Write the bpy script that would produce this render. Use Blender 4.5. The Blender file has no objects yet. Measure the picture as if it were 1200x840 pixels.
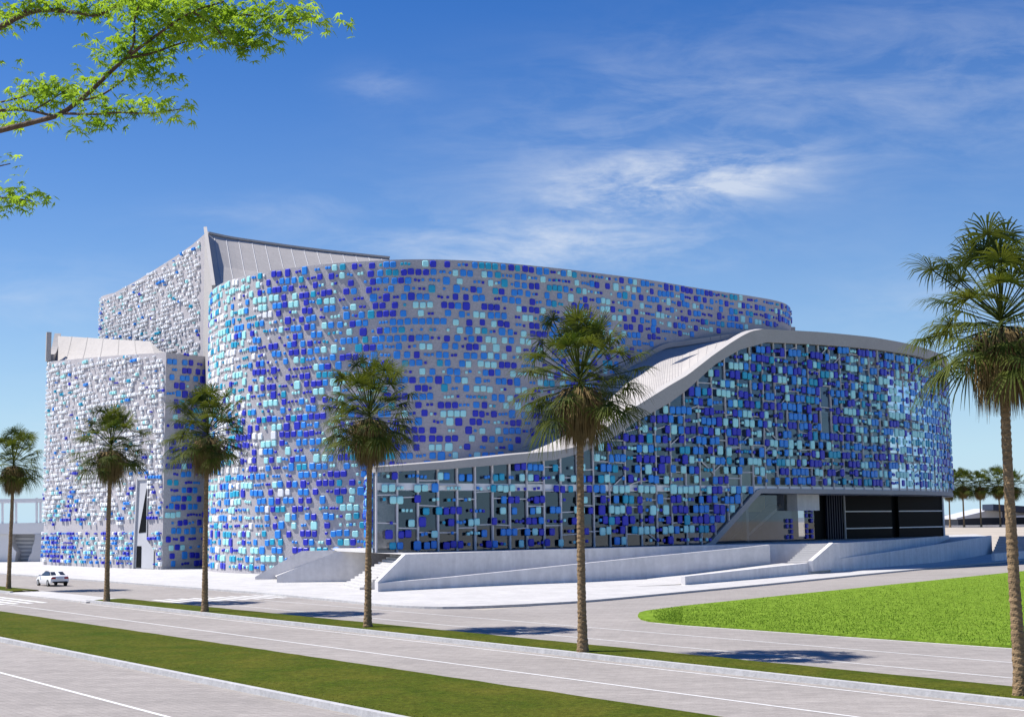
import bpy, math, random
from mathutils import Vector, Matrix, noise
random.seed(7)
R_ = random.random
def U_(a, b): return random.uniform(a, b)
C = bpy.context.scene.collection
D = bpy.data

# ------------------------------------------------------------------ camera numbers
F = 1600.0; EYE = 5.6; PX = 600.0; PY = 420.0
PITCH = math.atan(192/1600.0); ROLL = math.atan(.0117)
_cp, _sp = math.cos(PITCH), math.sin(PITCH); _cr, _sr = math.cos(ROLL), math.sin(ROLL)
FV = Vector((0, _cp, _sp)); UP = Vector((0, -_sp, _cp)); RI = Vector((1, 0, 0))
IX = RI*_cr - UP*_sr; IY = RI*_sr + UP*_cr
def ray(x, y): return FV + IX*((x-PX)/F) - IY*((y-PY)/F)
def pl(x, y, z=0.0):
    d = ray(x, y); t = (z-EYE)/d.z; return Vector((d.x*t, d.y*t, z))
def aY(x, y, Y):
    d = ray(x, y); t = Y/d.y; return Vector((d.x*t, Y, EYE+d.z*t))
def proj(P):
    v = Vector(P) - Vector((0, 0, EYE)); zc = v.dot(FV)
    return PX + F*v.dot(IX)/zc, PY - F*v.dot(IY)/zc
E_ = Vector((-.602, .799, 0)); N_ = Vector((.799, .602, 0))     # along the avenue, across it
def rd(t, d, z=0.0):
    v = E_*t + N_*d; return Vector((v.x, v.y, z))
def dof(p): return p.x*N_.x + p.y*N_.y
def tof(p): return p.x*E_.x + p.y*E_.y

# ------------------------------------------------------------------ materials
def new_mat(name):
    m = D.materials.new(name); m.use_nodes = True
    nt = m.node_tree; b = nt.nodes['Principled BSDF']; return m, nt, b
def mat(name, col, rough=.7, var=.0, scale=2.0, bump=.0, bscale=20.0, stretch=(1, 1, 1), metal=0.0, spec=.4, col2=None, rot=0.0):
    m, nt, b = new_mat(name)
    b.inputs['Roughness'].default_value = rough
    b.inputs['Metallic'].default_value = metal
    b.inputs['Specular IOR Level'].default_value = spec
    tc = nt.nodes.new('ShaderNodeTexCoord'); mp = nt.nodes.new('ShaderNodeMapping')
    mp.inputs['Scale'].default_value = stretch; mp.inputs['Rotation'].default_value = (0, 0, rot)
    nt.links.new(tc.outputs['Object'], mp.inputs['Vector'])
    if var > 0 or col2:
        n = nt.nodes.new('ShaderNodeTexNoise'); n.inputs['Scale'].default_value = scale; n.inputs['Detail'].default_value = 6; n.inputs['Roughness'].default_value = .65
        nt.links.new(mp.outputs[0], n.inputs['Vector'])
        r = nt.nodes.new('ShaderNodeValToRGB')
        r.color_ramp.elements[0].position = .3; r.color_ramp.elements[1].position = .7
        c2 = col2 or tuple(min(1, c*(1+var)) for c in col)
        c1 = tuple(c*(1-var) for c in col) if not col2 else col
        r.color_ramp.elements[0].color = (*c1, 1); r.color_ramp.elements[1].color = (*c2, 1)
        nt.links.new(n.outputs['Fac'], r.inputs['Fac']); nt.links.new(r.outputs[0], b.inputs['Base Color'])
    else:
        b.inputs['Base Color'].default_value = (*col, 1)
    if bump > 0:
        n2 = nt.nodes.new('ShaderNodeTexNoise'); n2.inputs['Scale'].default_value = bscale; n2.inputs['Detail'].default_value = 4
        nt.links.new(mp.outputs[0], n2.inputs['Vector'])
        bp = nt.nodes.new('ShaderNodeBump'); bp.inputs['Strength'].default_value = bump; bp.inputs['Distance'].default_value = .08
        nt.links.new(n2.outputs['Fac'], bp.inputs['Height']); nt.links.new(bp.outputs[0], b.inputs['Normal'])
    return m
def mix_fine(m, scale, amt, stretch=(1, 1, 1), rot=0.0):
    """multiply the base colour with a second finer noise"""
    nt = m.node_tree; b = nt.nodes['Principled BSDF']
    tc = nt.nodes.new('ShaderNodeTexCoord'); mp = nt.nodes.new('ShaderNodeMapping')
    mp.inputs['Scale'].default_value = stretch; mp.inputs['Rotation'].default_value = (0, 0, rot)
    n = nt.nodes.new('ShaderNodeTexNoise'); n.inputs['Scale'].default_value = scale; n.inputs['Detail'].default_value = 3
    mr = nt.nodes.new('ShaderNodeMapRange'); mr.inputs['From Min'].default_value = .25; mr.inputs['From Max'].default_value = .75
    mr.inputs['To Min'].default_value = 1-amt; mr.inputs['To Max'].default_value = 1+amt
    mx = nt.nodes.new('ShaderNodeMix'); mx.data_type = 'RGBA'; mx.blend_type = 'MULTIPLY'; mx.inputs[0].default_value = 1
    nt.links.new(tc.outputs['Object'], mp.inputs[0]); nt.links.new(mp.outputs[0], n.inputs['Vector']); nt.links.new(n.outputs['Fac'], mr.inputs['Value'])
    src = b.inputs['Base Color']
    if src.is_linked: nt.links.new(src.links[0].from_socket, mx.inputs[6])
    else: mx.inputs[6].default_value = src.default_value
    nt.links.new(mr.outputs[0], mx.inputs[7]); nt.links.new(mx.outputs[2], src)
    return m

def joints(m, w_, h_, rot=.65, dark=.72, mortar=.018):
    nt = m.node_tree; b = nt.nodes['Principled BSDF']; tc = nt.nodes.new('ShaderNodeTexCoord'); mp = nt.nodes.new('ShaderNodeMapping'); mp.inputs['Rotation'].default_value = (0, 0, rot)
    br = nt.nodes.new('ShaderNodeTexBrick'); br.inputs['Scale'].default_value = 1; br.inputs['Brick Width'].default_value = w_; br.inputs['Row Height'].default_value = h_; br.inputs['Mortar Size'].default_value = mortar; br.inputs['Mortar Smooth'].default_value = .3
    br.inputs['Color1'].default_value = (1, 1, 1, 1); br.inputs['Color2'].default_value = (.9, .9, .9, 1); br.inputs['Mortar'].default_value = (dark, dark, dark, 1)
    mx = nt.nodes.new('ShaderNodeMix'); mx.data_type = 'RGBA'; mx.blend_type = 'MULTIPLY'; mx.inputs[0].default_value = 1; src = b.inputs['Base Color']
    nt.links.new(tc.outputs['Object'], mp.inputs[0]); nt.links.new(mp.outputs[0], br.inputs['Vector']); nt.links.new(src.links[0].from_socket, mx.inputs[6]); nt.links.new(br.outputs['Color'], mx.inputs[7]); nt.links.new(mx.outputs[2], src)
    return m
ROADROT = math.atan2(E_.y, E_.x)
M = {}
M['wall'] = mix_fine(mat('white_stucco', (.40, .385, .405), .9, .05, .35, .35, 9), 5, .15)
M['roof'] = mix_fine(mat('pale_roof_concrete', (.39, .37, .355), .85, .06, .5, .15, 14), 3, .08)
M['band'] = mix_fine(mat('parapet_concrete', (.38, .365, .355), .85, .04, .4, .15, 12), 4, .06)
M['plinth'] = mix_fine(mix_fine(mat('plinth_concrete', (.70, .675, .665), .85, .05, .3, .1, 10), 2, .07), 1.2, .10, (1, 1, .12))
M['pave'] = joints(mix_fine(mat('white_paving', (.50, .49, .48), .8, .08, .25), 3, .09), 1.6, .8)
M['ramp'] = joints(mix_fine(mat('ramp_paving', (.50, .49, .48), .8, .06, .3), 3, .07), 1.2, .6)
M['step'] = mat('step_stone', (.50, .49, .48), .8, .05, 1)
M['kerb'] = mix_fine(mat('kerb_stone', (.42, .42, .425), .85, .10, 1.2, .2, 8), 5, .14)
M['paint'] = mix_fine(mat('road_paint', (.66, .66, .65), .75, .08, 3), 8, .12)
M['road'] = joints(mix_fine(mix_fine(mix_fine(mat('pale_road_paving', (.305, .279, .258), .9, .11, .10), 3.2, .17, (.35, 1.6, 1), -ROADROT), 14, .15), .55, .10, (.06, 1.6, 1), -ROADROT), .5, .25, -ROADROT, .80, .02)
M['soil'] = mat('pale_sand', (.40, .355, .295), .95, .12, .15)
M['strip'] = mix_fine(mix_fine(mat('dry_grass_soil', (.040, .066, .005), .95, 0, .35, .5, 12, spec=.05, col2=(.088, .090, .012)), 6, .35), 25, .4)
M['lawn'] = mix_fine(mat('bright_lawn', (.105, .185, .014), .95, 0, .8, .5, 8, spec=.05, col2=(.175, .265, .030)), 4, .4)
M['blade'] = mat('median_blade', (.045, .085, .006), .9, 0, .5, spec=.05, col2=(.11, .12, .018))
M['lblade'] = mat('lawn_blade', (.11, .19, .014), .9, 0, 1.5, spec=.05, col2=(.21, .32, .04))
M['deep'] = mat('cobalt_tile', (.026, .032, .50), .35, .12, .5)
M['azure'] = mat('azure_tile', (.028, .25, .76), .35, .12, .5)
M['aqua'] = mat('aqua_tile', (.40, .82, .83), .35, .08, .5)
M['teal'] = mat('teal_tile', (.015, .36, .56), .35, .12, .5)
M['pale'] = mat('white_tile', (.84, .86, .88), .4, .05, .5)
M['mull'] = mat('grey_mullion', (.62, .60, .61), .6, .05, 1)
M['black'] = mat('black_panel', (.006, .0065, .008), .5, spec=.06)
M['dark'] = mat('dark_interior', (.008, .008, .011), .8, .3, .4)  # near black: the gloom behind the glass put into the colour
M['white'] = mat('white_interior', (.82, .82, .82), .7)
M['beige'] = mat('beige_glow_interior', (.74, .62, .40), .7, .2, .25)  # beige wall colour, brightened in place of warm lamp light indoors
M['greyin'] = mat('grey_interior', (.25, .31, .42), .8, .25, .2)
M['brown'] = mat('brown_panel', (.20, .085, .055), .7, .25, .8)
M['rail'] = mat('pale_metal', (.72, .72, .72), .4)
M['trunk'] = mix_fine(mat('palm_bark', (.235, .160, .085), .95, .25, 3, .6, 12, (1, 1, 3)), 9, .35, (1, 1, 4))
M['skirt'] = mat('dead_frond', (.115, .078, .028), .9, 0, 2.0, col2=(.235, .165, .065))
M['bark'] = mat('branch_bark', (.085, .058, .038), .9, .3, 8, .5, 40)
M['hill'] = mat('hill_rock', (.20, .22, .26), .95, .25, .01)
M['louvre'] = mat('louvre_grey', (.46, .47, .50), .8, .05, .4)
M['concw'] = mat('white_render', (.70, .70, .70), .9, .04, .3)
M['navy'] = mat('dark_navy', (.012, .018, .045), .5)

def leafmat(name, c1, c2, trans, tr_mul=1.4, scale=1.0):
    m, nt, b = new_mat(name)
    tc = nt.nodes.new('ShaderNodeTexCoord'); n = nt.nodes.new('ShaderNodeTexNoise'); n.inputs['Scale'].default_value = scale; n.inputs['Detail'].default_value = 3
    nt.links.new(tc.outputs['Object'], n.inputs['Vector'])
    r = nt.nodes.new('ShaderNodeValToRGB'); r.color_ramp.elements[0].position = .35; r.color_ramp.elements[1].position = .65
    r.color_ramp.elements[0].color = (*c1, 1); r.color_ramp.elements[1].color = (*c2, 1)
    nt.links.new(n.outputs['Fac'], r.inputs[0]); nt.links.new(r.outputs[0], b.inputs['Base Color'])
    b.inputs['Roughness'].default_value = .7; b.inputs['Specular IOR Level'].default_value = .15
    t = nt.nodes.new('ShaderNodeBsdfTranslucent'); mx = nt.nodes.new('ShaderNodeMix'); mx.data_type = 'RGBA'; mx.blend_type = 'MULTIPLY'; mx.inputs[0].default_value = 1
    mx.inputs[7].default_value = (tr_mul*1.15, tr_mul*1.1, tr_mul*.5, 1)
    nt.links.new(r.outputs[0], mx.inputs[6]); nt.links.new(mx.outputs[2], t.inputs['Color'])
    ms = nt.nodes.new('ShaderNodeMixShader'); ms.inputs[0].default_value = trans
    nt.links.new(b.outputs[0], ms.inputs[1]); nt.links.new(t.outputs[0], ms.inputs[2])
    nt.links.new(ms.outputs[0], nt.nodes['Material Output'].inputs['Surface'])
    return m
M['frond'] = leafmat('palm_frond', (.032, .056, .010), (.105, .125, .022), .34, 1.4, 1.1)
M['maple'] = leafmat('maple_leaf', (.13, .23, .022), (.28, .41, .06), .5, 1.5, 3.0)

def glassmat(name, tint, refl, gcol=(.9, .95, 1)):
    m = D.materials.new(name); m.use_nodes = True; nt = m.node_tree; nt.nodes.clear()
    o = nt.nodes.new('ShaderNodeOutputMaterial'); t = nt.nodes.new('ShaderNodeBsdfTransparent'); g = nt.nodes.new('ShaderNodeBsdfGlossy')
    t.inputs['Color'].default_value = (*tint, 1); g.inputs['Roughness'].default_value = .03; g.inputs['Color'].default_value = (*gcol, 1)
    lw = nt.nodes.new('ShaderNodeFresnel'); lw.inputs['IOR'].default_value = 1.5
    ad = nt.nodes.new('ShaderNodeMath'); ad.operation = 'ADD'; ad.inputs[1].default_value = refl; ad.use_clamp = True
    nt.links.new(lw.outputs[0], ad.inputs[0])
    ms = nt.nodes.new('ShaderNodeMixShader'); nt.links.new(ad.outputs[0], ms.inputs[0])
    nt.links.new(t.outputs[0], ms.inputs[1]); nt.links.new(g.outputs[0], ms.inputs[2]); nt.links.new(ms.outputs[0], o.inputs[0])
    return m
M['glass'] = glassmat('facade_glass', (.66, .73, .82), .065, (.70, .85, 1.0))
M['lobglass'] = glassmat('lobby_glass', (.50, .52, .54), .03)
M['carglass'] = mat('car_glass', (.03, .035, .045), .08)
M['carpaint'] = mat('white_car_paint', (.80, .80, .80), .25, spec=.6)
M['tyre'] = mat('tyre_rubber', (.02, .02, .02), .8)
M['rim'] = mat('wheel_alloy', (.55, .55, .57), .3, metal=.8)
M['lampred'] = mat('tail_lamp', (.35, .015, .015), .25)

# ------------------------------------------------------------------ mesh builder
class MB:
    def __init__(s): s.v = []; s.f = []; s.m = []
    def add(s, vs, fs, mi=0):
        o = len(s.v); s.v.extend([tuple(v) for v in vs])
        for f in fs: s.f.append([i+o for i in f]); s.m.append(mi)
    def quad(s, a, b, c, d, mi=0): s.add([a, b, c, d], [(0, 1, 2, 3)], mi)
    def box(s, c, x, y, z, mi=0):           # centre and three half-axis vectors
        c = Vector(c); x = Vector(x); y = Vector(y); z = Vector(z)
        vs = [c+x*i+y*j+z*k for i in (-1, 1) for j in (-1, 1) for k in (-1, 1)]
        s.add(vs, [(0, 1, 3, 2), (4, 6, 7, 5), (0, 4, 5, 1), (2, 3, 7, 6), (0, 2, 6, 4), (1, 5, 7, 3)], mi)
    def abox(s, x0, x1, y0, y1, z0, z1, mi=0):
        s.box(((x0+x1)/2, (y0+y1)/2, (z0+z1)/2), ((x1-x0)/2, 0, 0), (0, (y1-y0)/2, 0), (0, 0, (z1-z0)/2), mi)
    def bar(s, a, b, w, h, mi=0, up=(0, 0, 1)):
        a = Vector(a); b = Vector(b); d = b-a; u = Vector(up)
        side = d.cross(u)
        if side.length < 1e-6: side = d.cross(Vector((1, 0, 0)))
        side.normalize(); n = side.cross(d).normalized()
        s.box((a+b)/2, d/2, side*(w/2), n*(h/2), mi)
    def prism(s, poly, z0, z1, mi=0):       # poly CCW list of (x,y) ; z scalars or lists
        n = len(poly)
        za = z0 if isinstance(z0, (list, tuple)) else [z0]*n; zb = z1 if isinstance(z1, (list, tuple)) else [z1]*n
        vs = [(p[0], p[1], za[i]) for i, p in enumerate(poly)] + [(p[0], p[1], zb[i]) for i, p in enumerate(poly)]
        fs = [tuple(range(n, 2*n)), tuple(range(n-1, -1, -1))]
        for i in range(n):
            j = (i+1) % n; fs.append((i, j, n+j, n+i))
        s.add(vs, fs, mi)
    def strip(s, A, B, mi=0):
        n = len(A); s.add(list(A)+list(B), [(i, i+1, n+i+1, n+i) for i in range(n-1)], mi)
    def tube(s, pts, rads, k=6, mi=0, cap=True):
        rings = []; o = len(s.v)
        pts = [Vector(p) for p in pts]; nrm = None
        for i, p in enumerate(pts):
            d = (pts[min(i+1, len(pts)-1)]-pts[max(i-1, 0)]).normalized()
            if nrm is None:
                nrm = d.cross(Vector((0, 0, 1)))
                if nrm.length < .05: nrm = d.cross(Vector((1, 0, 0)))
            nrm = (nrm - d*nrm.dot(d)).normalized(); bn = d.cross(nrm)
            for q in range(k):
                a = 2*math.pi*q/k; s.v.append(tuple(p+(nrm*math.cos(a)+bn*math.sin(a))*rads[i]))
        for i in range(len(pts)-1):
            for q in range(k):
                s.f.append([o+i*k+q, o+i*k+(q+1) % k, o+(i+1)*k+(q+1) % k, o+(i+1)*k+q]); s.m.append(mi)
        if cap:
            s.f.append([o+q for q in range(k)][::-1]); s.m.append(mi)
            s.f.append([o+(len(pts)-1)*k+q for q in range(k)]); s.m.append(mi)
    def build(s, name, mats, parent=None, origin=None, smooth=False):
        me = D.meshes.new(name); org = Vector(origin) if origin is not None else Vector((0, 0, 0))
        me.from_pydata([(v[0]-org.x, v[1]-org.y, v[2]-org.z) for v in s.v], [], s.f)
        if not isinstance(mats, (list, tuple)): mats = [mats]
        for m in mats: me.materials.append(m)
        me.polygons.foreach_set('material_index', s.m)
        if smooth: me.polygons.foreach_set('use_smooth', [True]*len(s.f))
        me.update()
        o = D.objects.new(name, me); C.objects.link(o); o.location = org
        if parent is not None:
            o.parent = parent; o.location = org - Vector(parent_world(parent))
        return o
def parent_world(p):
    v = Vector(p.location); q = p.parent
    while q is not None: v += q.location; q = q.parent
    return v
def tag(o, label, cat, group=None, kind=None):
    o['label'] = label; o['category'] = cat
    if group: o['group'] = group
    if kind: o['kind'] = kind
    return o
def empty(name, loc, label, cat, group=None, rz=0):
    o = D.objects.new(name, None); C.objects.link(o); o.location = loc; o.rotation_euler = (0, 0, rz); o.empty_display_size = .5
    return tag(o, label, cat, group)
def struct(name, mb, m, smooth=False):
    o = mb.build(name, m, smooth=smooth); o['kind'] = 'structure'; return o

class Curve:
    """smooth plan curve; walked left to right the outward side is on the right-hand side (towards the camera)"""
    def __init__(s, pts, step=.5):
        P = [Vector((p[0], p[1], 0)) for p in pts]; P = [P[0]*2-P[1]] + P + [P[-1]*2-P[-2]]
        out = []
        for i in range(1, len(P)-2):
            a, b, c, d = P[i-1:i+3]; n = max(2, int((c-b).length/step))
            for k in range(n):
                t = k/n
                out.append(.5*((2*b)+(c-a)*t+(2*a-5*b+4*c-d)*t*t+(3*b-a-3*c+d)*t**3))
        out.append(P[-2]); s.p = out; s.s = [0]
        for i in range(1, len(out)): s.s.append(s.s[-1]+(out[i]-out[i-1]).length)
        s.L = s.s[-1]
    def at(s, u):
        u = max(0, min(s.L, u)); lo, hi = 0, len(s.s)-1
        while hi-lo > 1:
            m = (lo+hi)//2
            if s.s[m] <= u: lo = m
            else: hi = m
        t = (u-s.s[lo])/max(1e-9, s.s[hi]-s.s[lo])
        return s.p[lo].lerp(s.p[hi], t)
    def tan(s, u):
        return (s.at(min(s.L, u+.4))-s.at(max(0, u-.4))).normalized()
    def nor(s, u):
        t = s.tan(u); return Vector((t.y, -t.x, 0))
    def pt(s, u, off=0, z=0):
        p = s.at(u)+s.nor(u)*off; return Vector((p.x, p.y, z))
    def find_px(s, px, py=560):
        best = None
        for i, p in enumerate(s.p):
            x = proj((p.x, p.y, aY(px, py, max(p.y, 1)).z))[0]
            if best is None or abs(x-px) < best[0]: best = (abs(x-px), s.s[i])
        return best[1]
def interp(tab, x):
    if x <= tab[0][0]: return tab[0][1]
    for (a, b), (c, d) in zip(tab, tab[1:]):
        if x <= c: return b+(d-b)*(x-a)/(c-a)
    return tab[-1][1]

TILEMATS = [M['deep'], M['azure'], M['aqua'], M['teal'], M['pale']]
_base = []
def _rr(w, h, r):
    pts = []
    for cx, cz, a0 in ((1, 1, 0), (-1, 1, 90), (-1, -1, 180), (1, -1, 270)):
        for k in (0, 45, 90):
            a = math.radians(a0+k); pts.append((cx*(w/2-r)+r*math.cos(a), cz*(h/2-r)+r*math.sin(a)))
    return pts
def add_tile(mb, c, t, n, w, h, depth, mi):
    r = min(w, h)*.22; up = Vector((0, 0, 1)); bev = min(.07, min(w, h)*.14)
    o = len(mb.v)
    for ww, hh, off in ((w, h, -.03), (w, h, depth-bev), (w-2*bev, h-2*bev, depth)):
        for x, z in _rr(ww, hh, max(.02, r-(w-ww)/2)):
            p = c+t*x+up*z+n*off; mb.v.append((p.x, p.y, p.z))
    for q in (0, 12):
        for k in range(12):
            k2 = (k+1) % 12; mb.f.append([o+q+k2, o+q+k, o+q+12+k, o+q+12+k2]); mb.m.append(mi)
    mb.f.append([o+24+k for k in range(12)][::-1]); mb.m.append(mi)
def tiles(mb_, cv, s0, s1, zlo, zhi, colour, pitch=1.05, z0=None, off=0.0, fill=.62, depth=.3, sw=.70, sh=.74, skip=None, small=.42):
    """rows of clustered rounded tiles; zlo/zhi functions of arc length"""
    mb = mb_
    za = min(zlo(s0+(s1-s0)*k/20) for k in range(21)); zb = max(zhi(s0+(s1-s0)*k/20) for k in range(21))
    z = (z0 if z0 is not None else za+.5)
    while z < zb:
        s = s0+U_(0, 1.5)
        while s < s1-.4:
            kind = R_(); ci = colour(s, z)
            if kind < small: w0, h0, cnt = sw*.45, sh*.42, random.choice((1, 1, 2, 2, 3))
            elif kind < .92: w0, h0, cnt = sw, sh, random.choice((1, 1, 1, 1, 2, 2, 3))
            else: w0, h0, cnt = sw*1.18, sh*1.28, 1
            for _ in range(cnt):
                w = w0*U_(.92, 1.08); h = h0*U_(.95, 1.05); zz = z+U_(-.06, .06)*pitch
                sm = s+w/2
                if sm < s1-.2 and zz-h/2 > zlo(sm)+.08 and zz+h/2 < zhi(sm)-.05 and not (skip and skip(sm, zz)):
                    mi = ci if R_() < .8 else colour(sm, zz)
                    args = (cv.pt(sm, off, zz), cv.tan(sm), cv.nor(sm), w, h, depth*U_(.75, 1.25), mi)
                    if isinstance(mb, list): mb.append(args)
                    else: add_tile(mb, *args)
                s += w+U_(.06, .16)
            s += random.choice((.08, .15, .25, .4, .7, 1.1))*U_(.7, 1.3)*(1-fill)/.30
        z += pitch
def cfield(seed, wts, sc=.10):
    """clustered colours: weights per tile material"""
    def f(s, z):
        w = wts(s, z) if callable(wts) else wts
        n = [w[i]*math.exp(1.35*noise.noise(Vector((s*sc+seed*7.1, z*sc*1.3+i*31.7, seed+i*3.3)))) for i in range(5)]
        x = R_()*sum(n)
        for i, q in enumerate(n):
            x -= q
            if x <= 0: return i
        return 0
    return f
def wallmesh(cv, s0, s1, zlo, zhi, thick=0, step=.8, off=0):
    mb = MB(); n = max(2, int((s1-s0)/step)); S = [s0+(s1-s0)*i/n for i in range(n+1)]
    A = [cv.pt(s, off, zlo(s)) for s in S]; B = [cv.pt(s, off, zhi(s)) for s in S]
    mb.strip(A, B)
    if thick:
        A2 = [cv.pt(s, off-thick, zlo(s)) for s in S]; B2 = [cv.pt(s, off-thick, zhi(s)) for s in S]
        mb.strip(B2, A2); mb.strip(B, B2); mb.strip(A2, A)
        mb.quad(A[0], B[0], B2[0], A2[0]); mb.quad(B[-1], A[-1], A2[-1], B2[-1])
    return mb
const = lambda c: (lambda s: c)

# ================================================================== CONCERT HALL
T = 3.05
hall = empty('concert_hall', (0, 150, .15), 'large curved concert hall clad in rounded blue and white tiles, with a sweeping glazed foyer', 'concert hall')
HB = 34.9
# ---- auditorium: the big curved wall
top_px = [(265, 330), (300, 320), (350, 313), (400, 308), (480, 304), (560, 306), (640, 313), (700, 320), (760, 328), (820, 338), (880, 347), (912, 353)]
aud_pts = [(-33, 181), (-38.0, 176.5), (-38.4, 172.2), (-37.3, 168.3)] + [tuple(pl(x, y, HB))[:2] for x, y in top_px] + [(38.6, 187.5), (39.6, 193), (38.5, 199), (34, 205)]
aud = Curve(aud_pts)
w = wallmesh(aud, 0, aud.L, const(0), const(HB))
audw = w.build('auditorium_wall', M['wall'], hall, smooth=True)
s_lit = aud.find_px(255, 500); s_mid = aud.find_px(345, 500); s_dk = aud.find_px(420, 500)
def aud_w(s, z):
    k = max(0, min(1, (s-s_lit)/(s_mid-s_lit))); low = max(0, min(1, (z-4)/16))
    pale = (1-k)*(.25+.75*low)
    return (.38*(1-pale)+.08*pale, .36*(1-pale)+.05*pale, .19+.16*pale, .09+.10*pale, .55*pale)
# sloped foyer roof meets the wall along this line
junc_px = [(437, 549), (520, 543), (600, 534), (648, 511), (690, 474), (733, 433), (752, 423), (767, 412), (780, 407.5), (800, 405), (859, 395.5), (890, 387), (940, 388)]
junc = []
for x, y in junc_px:
    s = aud.find_px(x, y); p = aud.at(s); junc.append((s, aY(x, y, p.y).z))
junc_s = sorted(junc)
def aud_low(s): return 0.2 if s < junc_s[0][0] else (interp(junc_s, s)+.7 if s > junc_s[2][0] else interp(junc_s, s)-1.5)
mb = MB(); tiles(mb, aud, 3, aud.L-4, aud_low, const(HB+.25), cfield(1, aud_w), z0=.9, fill=.74, pitch=.93, depth=.14, sw=.67, sh=.71)
mb.build('tile_cladding', TILEMATS, audw, origin=(0, 150, .15))
mb = MB(); n = len(aud.p)
mb.add([(p.x, p.y, HB-.35) for p in aud.p], [tuple(range(n))]); mb.build('flat_roof', M['roof'], hall)
bw = MB(); bp = [aud.p[-1], Vector((20, 212, 0)), Vector((-10, 212, 0)), Vector((-33, 200, 0)), aud.p[0]]
bw.strip([(p.x, p.y, 0) for p in bp], [(p.x, p.y, HB) for p in bp]); bw.add([(p.x, p.y, HB-.35) for p in bp], [tuple(range(len(bp)))])
bw.build('rear_wall', M['wall'], hall)

# ---- side tower on the left
tc_ = pl(190, 667, .15); tl_ = pl(50, 661, .15)
side = Curve([(-64, 226), (-70.5, 216), (tl_.x, tl_.y), (-64.5, 199.0), (-54.5, 186.7), (tc_.x, tc_.y)])
sl = side.s[min(range(len(side.p)), key=lambda i: (side.p[i]-Vector((tl_.x, tl_.y, 0))).length)]
def side_top(s): return 30.9 - 2.75*max(0, (s-sl))/(side.L-sl) if s > sl else 30.9
sw_ = wallmesh(side, 0, side.L, const(0), side_top)
sidew = sw_.build('side_tower_wall', M['wall'], hall, smooth=True)
def side_w(s, z):
    k = max(0, min(1, (z-3.5-3*math.sin(s*.25))/7)); q = (1-k)*.95+.05
    return (.36*q+.02, .36*q+.05, .24*q+.10, .08*q+.03, 1.5*k+.12)
sd0 = side.find_px(159, 620); sd1 = side.find_px(181, 620)
def side_skip(s, z):
    if abs(z-5.6) < .5: return True
    if sd0 < s < sd1:
        return z < 11.9 and (s < sd0+(sd1-sd0)*.62 or z < 4.0)
    return False
mb = MB(); tiles(mb, side, 2, side.L, const(.2), side_top, cfield(2, side_w), z0=.8, fill=.52, skip=side_skip, pitch=.66, small=.40, depth=.30, sw=.43, sh=.40)
mb.build('tile_cladding', TILEMATS, sidew, origin=(0, 150, .15))
sr = Curve([(tc_.x, tc_.y), (-41.3, 181.4), (-37.0, 186.5)])
srw = wallmesh(sr, 0, sr.L, const(0), const(28.15)).build('side_tower_flank', M['wall'], hall)
mb = MB(); tiles(mb, sr, .15, sr.L-.2, const(.2), const(28.4), cfield(3, (.62, .26, .13, .04, 0)), z0=.8, fill=.70, depth=.2)
mb.build('tile_cladding', TILEMATS, srw, origin=(0, 150, .15))
# curved roof of the side tower, sweeping up to the back
fr = [side.pt(sl+(side.L-sl)*k/12, -.05, side_top(sl+(side.L-sl)*k/12)-.06) for k in range(13)]
bk = [aY(66+(176-66)*k/12, 393.5+(400-393.5)*k/12, 216-26*k/12) for k in range(13)]
rows = []
for j in range(9):
    t = j/8; rows.append([a.lerp(b, t)-Vector((0, 0, 1.6*math.sin(math.pi*t))) for a, b in zip(fr, bk)])
mb = MB()
for j in range(8): mb.strip(rows[j], rows[j+1])
end = aY(187, 410.5, 183.5); mb.add([fr[-1], end]+[rows[j][-1] for j in range(8, 0, -1)], [tuple(range(10))])
tr = mb.build('side_tower_roof', M['roof'], hall, smooth=True)
for k in (2, 4, 6, 8, 10):
    mb = MB()
    for j in range(8): mb.bar(rows[j][k]+Vector((0, 0, .04)), rows[j+1][k]+Vector((0, 0, .04)), .10, .10)
    mb.build('roof_seam', M['band'], tr)
mb = MB()                                       # raised curved end of the roof
A = []; B = []
for j in range(9):
    t = j/8; p = rows[j][0]; A.append(p+Vector((-.25, -.1, -.9))); B.append(p+Vector((-.25, -.1, 1.3-.9*t+1.6*math.sin(math.pi*t)*.4)))
A2 = [p+Vector((.9, .3, 0)) for p in A]; B2 = [p+Vector((.9, .3, 0)) for p in B]
mb.strip(A, B); mb.strip(B, B2); mb.strip(B2, A2); mb.quad(A[0], A2[0], B2[0], B[0]); mb.quad(A[-1], B[-1], B2[-1], A2[-1])
mb.box(side.pt(sl+.55, .1, 33.2), side.tan(sl+.5)*.65, side.nor(sl+.5)*.35, Vector((0, 0, 2.2)))
mb.build('roof_fin', M['band'], tr)
# backing block so the tower is a closed volume
mb = MB(); mb.strip([(-64, 226, 0), (-40, 222, 0), (-30, 200, 0)], [(-64, 226, 35), (-40, 222, 34), (-30, 200, 30)])
mb.build('side_tower_back', M['wall'], hall)
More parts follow.
